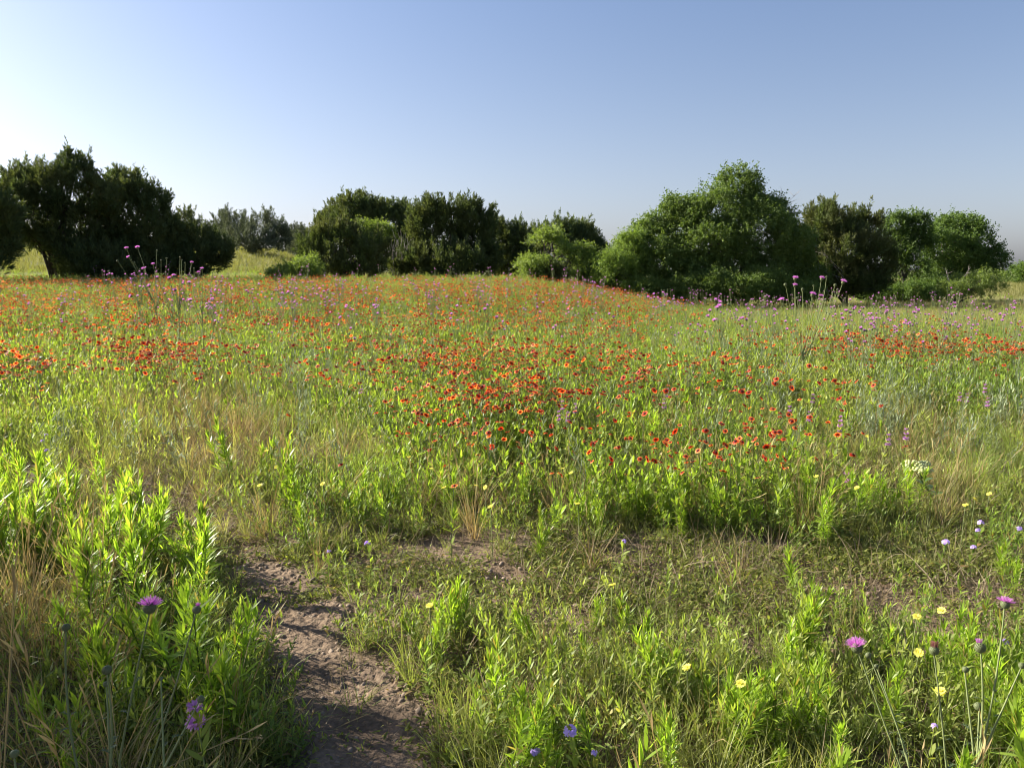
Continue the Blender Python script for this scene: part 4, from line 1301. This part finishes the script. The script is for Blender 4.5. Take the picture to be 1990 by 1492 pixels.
def horsemint(px, py, i, h=0.5, whorls=3, d=None, r=0.017):
    gg = np.random.default_rng(3400 + i)
    if d is None:
        p = at_height(px, py, h)
    else:
        p = at(px, py, d); h = p[2] - float(terrain(p[0], p[1]))
    bz = float(terrain(p[0], p[1]))
    e = empty('horsemint', (p[0], p[1], bz))
    c = stem_curve(h, 0.08, gg); c[:, :2] -= c[-1, :2]
    ms = MB(); ms.tube(c, 0.0022, 4); obj('stem', ms.mesh('stem', M['thistle_stem']), e)
    ml = MB(); weed_leaves(gg, c, h, int(h * 60), 0.05, 0.1, ml, 0, 0.005); tag(obj('leaves', ml.mesh('leaves', M['forb']), e), kind='stuff')
    for k in range(whorls):
        o = c[-1] - np.array([0, 0, 0.028 * k * r / 0.015]); rr = r * (0.72 + 0.16 * k)
        mp = MB()
        for lf in (-0.3, 0.15, 0.6):
            rays(mp, o, (gg.normal(0, 0.1), gg.normal(0, 0.1), 1), 16, rr, rr * 0.2, rr * 0.35, lf, gg, 0, (0.7, 1, 0.3), 0.1)
        obj('whorl', mp.mesh('whorl', M['mint']), e)
    return e


MINT = [(1093, 780, 'left rear one of four beside the dense red patch'), (1086, 800, 'front left one of four beside the dense red patch'), (1118, 785, 'right one of four beside the dense red patch'),
        (1104, 801, 'small front one of four beside the dense red patch'), (702, 750, 'alone, left of the dense red patch'), (1297, 756, 'upper of two right of the red patch'), (1291, 776, 'lower of two right of the red patch'),
        (1632, 828, 'deep pink, left of the silvery shrub'), (1634, 809, 'behind the deep pink one left of the silvery shrub'), (1727, 845, 'dusty pink, below the silvery shrub'), (1762, 833, 'deep pink, right of the silvery shrub'),
        (1915, 748, 'tallest of the group near the right edge'), (1920, 774, 'lower right of the group near the right edge'), (1866, 764, 'left of a close pair near the right edge'), (1880, 765, 'right of a close pair near the right edge'),
        (1580, 767, 'beside the tall dark thistle stem, right'), (1573, 800, 'below the tall dark thistle stem'), (1535, 790, 'left of the tall dark thistle stem')]
for i, (px_, py_, w) in enumerate(MINT):
    tag(horsemint(px_, py_, i, 0.5), 'horsemint with stacked pink whorls, ' + w, 'flower', 'horsemint spikes')
tag(horsemint(378, 1372, 40, d=1.75, whorls=2, r=0.022), 'shaded mauve horsemint with two whorls at the bottom left', 'flower', 'horsemint spikes')


# ------------------------------------------------------------------ thistles
def bez(p0, p1, p2, k=12):
    t = np.linspace(0, 1, k)[:, None]
    return (1 - t) ** 2 * p0 + 2 * t * (1 - t) * p1 + t * t * p2


def hero_thistle(name, label, base, joint, heads, seed, r_stem=0.0045, stem_m='thistle_stem', leaf_n=6, group=None):
    """heads: rows (point, kind, radius, sideways bow, s) - s = where along the main stem the stalk leaves"""
    gg = np.random.default_rng(seed)
    base = np.array(base, float)
    root = empty(name, base); tag(root, label, 'thistle', group)
    c0 = bez(base, (base + joint) / 2 + np.array([gg.normal(0, 0.01), 0, 0]), np.array(joint))
    mst = MB(); mst.tube(c0 - base, np.linspace(r_stem * 1.25, r_stem, len(c0)), 7)
    ml = MB(); thistle_leaves(gg, c0 - base, leaf_n, 0.12, ml, 0, 0.1, 1.0)
    for (p, kind, r, bow, s) in heads:
        p = np.array(p); p0 = curve_at(c0, np.array([s]))[0]
        mid = p * 0.45 + p0 * 0.55 + np.array([bow, 0, 0.0])
        c = bez(p0, mid, p)
        mst.tube(c - base, np.linspace(r_stem * 0.85, r_stem * 0.55, len(c)), 6)
        thistle_leaves(gg, c - base, 3, 0.035, ml, 0, 0.15, 0.7)
        ax = norm((c[-1] - c[-2])[None])[0] + gg.normal(0, 0.10, 3)
        mi, mf = thistle_head(gg, p - base, ax, r, kind)
        hd = obj('flower_head', mi.mesh('involucre', M['bract']), root)
        if mf is not None:
            obj('florets', mf.mesh('florets', M['spent'] if kind == 'spent' else M['floret']), hd)
    obj('stem', mst.mesh('stem', M[stem_m]), root)
    tag(obj('leaves', ml.mesh('leaves', M['thistle_dark']), root), kind='stuff')
    return root


def gbase(px, py, d):
    p = at(px, py, d); p[2] = float(terrain(p[0], p[1])); return p


D1 = 1.75
hero_thistle('thistle', 'thistle with one large purple bloom and a bud, shaded, at bottom left', gbase(235, 1600, 1.62), at(232, 1480, 1.66),
             [(at(290, 1192, D1), 'bloom', 0.0150, -0.005, 1.0), (at(380, 1192, D1 + 0.05), 'opening', 0.0105, 0.02, 0.6)], 500, 0.0032)
hero_thistle('thistle', 'slim thistle with a single dark green bud near the left edge', gbase(165, 1650, 1.55), at(150, 1490, 1.6),
             [(at(128, 1226, 1.7), 'bud', 0.0095, -0.02, 1.0)], 501, 0.0034)
hero_thistle('thistle', 'thistle with two stacked dark buds in the golden grass', gbase(215, 1650, 1.55), at(215, 1490, 1.62),
             [(at(208, 1310, 1.66), 'bud', 0.0110, 0.012, 1.0), (at(207, 1334, 1.7), 'bud', 0.0070, 0.0, 1.0)], 502, 0.0032)
hero_thistle('thistle', 'thistle bud on a leaning stalk in front of the mauve horsemint', gbase(300, 1700, 1.5), at(320, 1490, 1.56),
             [(at(386, 1364, 1.62), 'bud', 0.0085, 0.0, 1.0), (at(313, 1322, 1.7), 'bud', 0.005, 0.0, 0.9)], 503, 0.003)
hero_thistle('thistle', 'blurred thistle bud in the bottom left corner', gbase(40, 1640, 1.45), at(38, 1560, 1.47),
             [(at(28, 1472, 1.5), 'bud', 0.009, 0.0, 1.0)], 504, 0.0035)
D2 = 1.95
hero_thistle('thistle', 'thistle with a round magenta bloom and two buds, leaning left at bottom right', gbase(1790, 1640, 1.8), at(1765, 1480, 1.86),
             [(at(1668, 1268, D2), 'bloom', 0.0150, 0.0, 0.6), (at(1690, 1278, D2 + 0.02), 'bud', 0.0082, 0.012, 1.0), (at(1704, 1298, D2 + 0.05), 'bud', 0.006, 0.01, 0.9)], 505, 0.003)
hero_thistle('thistle', 'thistle with one faded reddish head on a straight stalk at bottom right', gbase(1845, 1640, 1.8), at(1840, 1500, 1.85),
             [(at(1815, 1272, D2), 'spent', 0.0128, 0.004, 1.0)], 506, 0.0032)
hero_thistle('thistle', 'tall thistle with a magenta bloom, opening heads and buds at the right edge', gbase(1900, 1660, 1.78), at(1898, 1490, 1.85),
             [(at(1952, 1182, D2), 'bloom', 0.0118, 0.02, 1.0), (at(1906, 1268, D2), 'opening', 0.0145, 0.02, 0.95), (at(1875, 1306, D2), 'bud', 0.0085, 0.0, 0.9),
              (at(1903, 1380, D2 - 0.02), 'bud', 0.0115, 0.0, 0.9), (at(1984, 1298, D2), 'bud', 0.0085, 0.0, 1.0)], 507, 0.0036)

# tall branching thistles that rise above the meadow
DR = 8.4
hero_thistle('thistle', 'tallest branching thistle with many pink heads on long pale stalks, right of centre', gbase(1557, 800, 8.3), at(1560, 690, DR),
             [(at(1545, 545, DR), 'bloom', 0.019, -0.05, 1.0), (at(1544, 558, DR - .1), 'bloom', 0.016, -0.06, 0.95), (at(1578, 577, DR), 'bloom', 0.021, 0.0, 1.0), (at(1520, 587, DR), 'bloom', 0.019, 0.0, 0.9),
              (at(1596, 545, DR + .1), 'bloom', 0.018, 0.04, 0.95), (at(1637, 552, DR), 'bloom', 0.020, 0.10, 1.0), (at(1595, 579, DR), 'bloom', 0.015, 0.05, 0.9), (at(1606, 540, DR + .15), 'bud', 0.012, 0.10, 1.0),
              (at(1622, 557, DR), 'bud', 0.018, 0.08, 0.97), (at(1627, 565, DR - .1), 'bud', 0.012, 0.08, 0.9), (at(1581, 557, DR), 'bud', 0.010, 0.04, 1.0), (at(1527, 556, DR), 'bud', 0.018, -0.02, 0.95),
              (at(1560, 565, DR), 'bud', 0.017, 0.0, 1.0), (at(1550, 582, DR), 'bud', 0.017, 0.0, 0.9), (at(1605, 585, DR), 'bud', 0.012, 0.02, 0.8)], 508, 0.0042, leaf_n=30)
DL = 11.0
hero_thistle('thistle', 'tallest branching thistle in the left meadow, heads against the dark cedars', gbase(330, 690, 11.0), at(300, 590, DL),
             [(at(247, 486, DL), 'bloom', 0.018, -0.03, 1.0), (at(268, 484, DL + .2), 'bloom', 0.018, 0.04, 0.95), (at(305, 489, DL), 'bud', 0.013, 0.0, 1.0), (at(230, 509, DL), 'bud', 0.017, -0.05, 0.9),
              (at(213, 529, DL), 'bud', 0.016, -0.08, 0.85), (at(298, 516, DL), 'bloom', 0.015, 0.05, 0.9), (at(279, 525, DL - .2), 'bloom', 0.016, -0.03, 0.85), (at(251, 502, DL), 'bloom', 0.014, 0.02, 1.0),
              (at(262, 512, DL), 'bud', 0.012, 0.02, 1.0), (at(324, 504, DL), 'bud', 0.012, 0.08, 0.95), (at(313, 507, DL), 'bud', 0.010, 0.05, 0.9)], 509, 0.0045, leaf_n=30)
hero_thistle('thistle', 'second tall thistle just right of the tallest one in the left meadow', gbase(345, 690, 11.6), at(348, 590, 11.6),
             [(at(350, 501, 11.6), 'bud', 0.012, 0.0, 1.0), (at(353, 507, 11.6), 'bud', 0.013, 0.03, 0.95), (at(360, 512, 11.6), 'bud', 0.012, 0.05, 0.9), (at(372, 513, 11.6), 'bloom', 0.016, 0.06, 1.0),
              (at(338, 539, 11.6), 'bloom', 0.019, 0.0, 0.9), (at(330, 543, 11.4), 'bloom', 0.017, -0.03, 0.9), (at(306, 542, 11.6), 'bloom', 0.017, -0.05, 0.8), (at(292, 558, 11.4), 'bloom', 0.019, -0.05, 0.8),
              (at(341, 566, 11.5), 'bloom', 0.017, 0.0, 0.8), (at(257, 577, 11.3), 'bloom', 0.018, -0.1, 0.7)], 510, 0.0065, leaf_n=20)
hero_thistle('thistle', 'third thistle of the left group, with pink heads lower down', gbase(395, 680, 12.0), at(393, 600, 12.0),
             [(at(393, 525, 12.0), 'bloom', 0.017, 0.0, 1.0), (at(386, 532, 12.0), 'bloom', 0.016, -0.03, 0.9), (at(377, 523, 12.0), 'bud', 0.011, -0.05, 0.9), (at(413, 531, 12.0), 'bud', 0.010, 0.05, 1.0),
              (at(368, 552, 12.0), 'bloom', 0.018, -0.05, 0.8), (at(371, 586, 11.9), 'bloom', 0.020, 0.0, 0.7)], 511, 0.006, leaf_n=18)
# the two small pink thistles near the milkweed
hero_thistle('thistle', 'left of two small pink thistles side by side, left of the milkweed', gbase(1642, 985, 4.9), at(1643, 965, 4.9), [(at(1645, 926, 4.9), 'bloom', 0.012, 0.0, 1.0)], 512, 0.003, leaf_n=4)
hero_thistle('thistle', 'right of two small pink thistles side by side, left of the milkweed', gbase(1652, 990, 4.8), at(1652, 975, 4.8), [(at(1650, 941, 4.8), 'bloom', 0.013, 0.0, 1.0)], 513, 0.003, leaf_n=4)

# the other meadow thistles, slender, a few heads each
TH = variants(12, lambda q: merged_thistle(q, q.uniform(0.75, 1.15), int(q.integers(3, 7))), THISTLE_M, 3600)
x, y, z, px, py = sample(4200, 6.0, 40, g, 0.9)
dt = (1.0 * ell(px, py, 330, 640, 260, 50) + 1.0 * ell(px, py, 700, 650, 260, 50) + 0.55 * ell(px, py, 1100, 640, 260, 60) + 0.9 * ell(px, py, 1500, 720, 260, 60) + 0.7 * ell(px, py, 1850, 720, 200, 80)
      + 0.10 * ell(px, py, 1500, 620, 300, 30) + 0.25 * ell(px, py, 880, 560, 100, 12))
keep = (g.random(len(x)) < 0.40 * dt) & (px > -10) & (px < 2000)
kk_ = np.where(keep)[0]; kk_ = kk_[np.argsort(y[kk_])]
fr = kk_[270:]
scatter('distant_thistles', 'mass of small pink thistles far back in the meadow', TH, x[fr], y[fr], z[fr], g.uniform(0.8, 1.1, len(fr)), g, 0.06)
for i in kk_[:270]:
    o = obj('thistle', TH[int(g.integers(0, 12))], None, (x[i], y[i], z[i]))
    o.rotation_euler = (g.normal(0, 0.06), g.normal(0, 0.06), g.random() * 6.28)
    k = g.uniform(0.75, 1.1) * (0.85 if y[i] < 9 else 1.0); o.scale = (k, k, k)
    w = 'in the left meadow' if px[i] < 560 else 'in the middle of the meadow' if px[i] < 1200 else 'in the right meadow'
    f = 'near half' if y[i] < 14 else 'far half'
    tag(o, f'slender grey-green thistle with small pink heads {w}, {f}', 'thistle', f'slender thistles {w}, {f}')


# ------------------------------------------------------------------ single plants
def milkweed():
    gg = np.random.default_rng(900)
    b = gbase(1812, 990, 5.0); e = empty('milkweed', b)
    tag(e, 'green milkweed with a pale domed flower cluster and broad dark leaves', 'milkweed')
    tips = [at(1772, 905, 4.75), at(1795, 903, 4.8), at(1788, 915, 4.7), at(1800, 915, 4.75)]
    ms = MB()
    top = at(1790, 932, 4.8)
    c = bez(b, (b + top) / 2 + np.array([0.02, 0, 0]), top); ms.tube(c - b, 0.005, 6)
    for i, t in enumerate(tips):
        ms.tube(bez(top, (top + t) / 2, t) - b, 0.003, 5)
    obj('stem', ms.mesh('stem', M['milk_leaf']), e)
    for i, t in enumerate(tips):
        mu = MB()
        r = (0.055, 0.035, 0.05, 0.032)[i]
        for k in range(60):
            d = rand_dir(1, gg)[0]; d[2] = abs(d[2]) * 0.7
            dome(mu, t - b + d * r * np.array([1.15, 1, 0.75]), d, 0.0085, 0.011, 0, gg, 6, 0.3)
        obj('flower_cluster', mu.mesh('umbel', M['umbel']), e)
    for k in range(9):
        s = 0.35 + 0.07 * k; p = curve_at(c, np.array([s])) - b; a = k * 2.4
        D = np.array([[math.cos(a) * 0.8, math.sin(a) * 0.8, 0.45]])
        ml = MB(); ml.strips(p, norm(D), side_of(norm(D), gg, 0.3), 0.10, 0.022, (0.3, 0.85, 1, 0.8, 0.1), np.array([[0, 0, -0.03]]), gen=gg)
        obj('leaf', ml.mesh('leaf', M['milk_leaf']), e)


milkweed()


def cactus():
    gg = np.random.default_rng(910)
    b = gbase(80, 735, 10.8); e = empty('prickly_pear', b)
    tag(e, 'dark green prickly pear pads in the grass at far left', 'cactus')
    for k, (dx, dz, r, tl) in enumerate(((0, 0.10, 0.09, 0.1), (0.09, 0.13, 0.08, 0.5), (-0.08, 0.14, 0.085, -0.4), (0.02, 0.27, 0.085, 0.0), (0.13, 0.28, 0.07, 0.5))):
        mb = MB()
        th = np.linspace(0, 2 * math.pi, 18, endpoint=False)
        rings = []
        for q, yy in ((0.05, -1), (0.75, -0.8), (1.0, 0), (0.75, 0.8), (0.05, 1)):
            xx = np.cos(th) * r * 0.82 * q; zz = np.sin(th) * r * 1.1 * q
            rings.append(np.stack([xx * math.cos(tl) + zz * math.sin(tl), np.full(18, yy * 0.011), -xx * math.sin(tl) + zz * math.cos(tl)], -1))
        v = np.concatenate(rings) + np.array([dx, 0.03 * (k % 2), dz])
        i = np.arange(4)[:, None] * 18; j = np.arange(18)[None, :]; j2 = (j + 1) % 18
        mb.add(v, np.stack([i + j, i + j2, i + 18 + j2, i + 18 + j], -1))
        o = obj('pad', mb.mesh('pad', M['pad']), e); o.rotation_euler = (0, 0, gg.normal(0, 0.3))


cactus()

TUS = [(605, 800, 0.55, 'largest grey-green grass tussock, right of the straw hollow', 'wisp'), (548, 775, 0.42, 'grey-green grass tussock behind the straw hollow', 'wisp'),
       (660, 775, 0.5, 'grey-green grass tussock right of the largest one', 'wisp'), (1420, 760, 0.5, 'pale thin grass tussock in the right meadow', 'wisp'),
       (470, 850, 0.35, 'tan dry tussock at the edge of the straw hollow', 'dry'), (560, 850, 0.32, 'yellowish dry tussock in front of the largest grey-green one', 'dry'),
       (110, 700, 0.45, 'pale grass tussock beside the prickly pear', 'wisp'), (250, 780, 0.4, 'brownish dry tussock in the left meadow', 'thatch'),
       (690, 1395, 0.16, 'short grass tuft on the edge of the path below the weed clump', 'grass'), (680, 1310, 0.10, 'flattened little rosette of grass on the path', 'cover'),
       (1580, 1030, 0.3, 'fine green grass tussock in the right middle ground', 'grass')]
for i, (px_, py_, h, lb, mm) in enumerate(TUS):
    gg = np.random.default_rng(920 + i)
    r_ = ray(px_, py_); p = at_height(px_, py_, 0.0)
    mb = tuft(gg, 240 if h > 0.2 else 60, h * 0.45, h * 1.15, 0.42 if h > 0.2 else 0.8, 0.0016, 0.55, rad=h * 0.22)
    o = obj('grass_tussock', mb.mesh('tussock', M[mm]), None, [float(q) for q in p])
    tag(o, lb, 'grass', 'grass tussocks')

gg = np.random.default_rng(950)
p = at_height(1700, 880, 0.0)
o = obj('silver_shrub', forb(gg, 0.50, 26, 24, 0.055, 0.0026, 0.75, 0.16).mesh('silver_shrub', [M['silver'], M['silver']]), None, [float(q) for q in p])
tag(o, 'silvery grey low shrub among the pink horsemint at right', 'shrub')
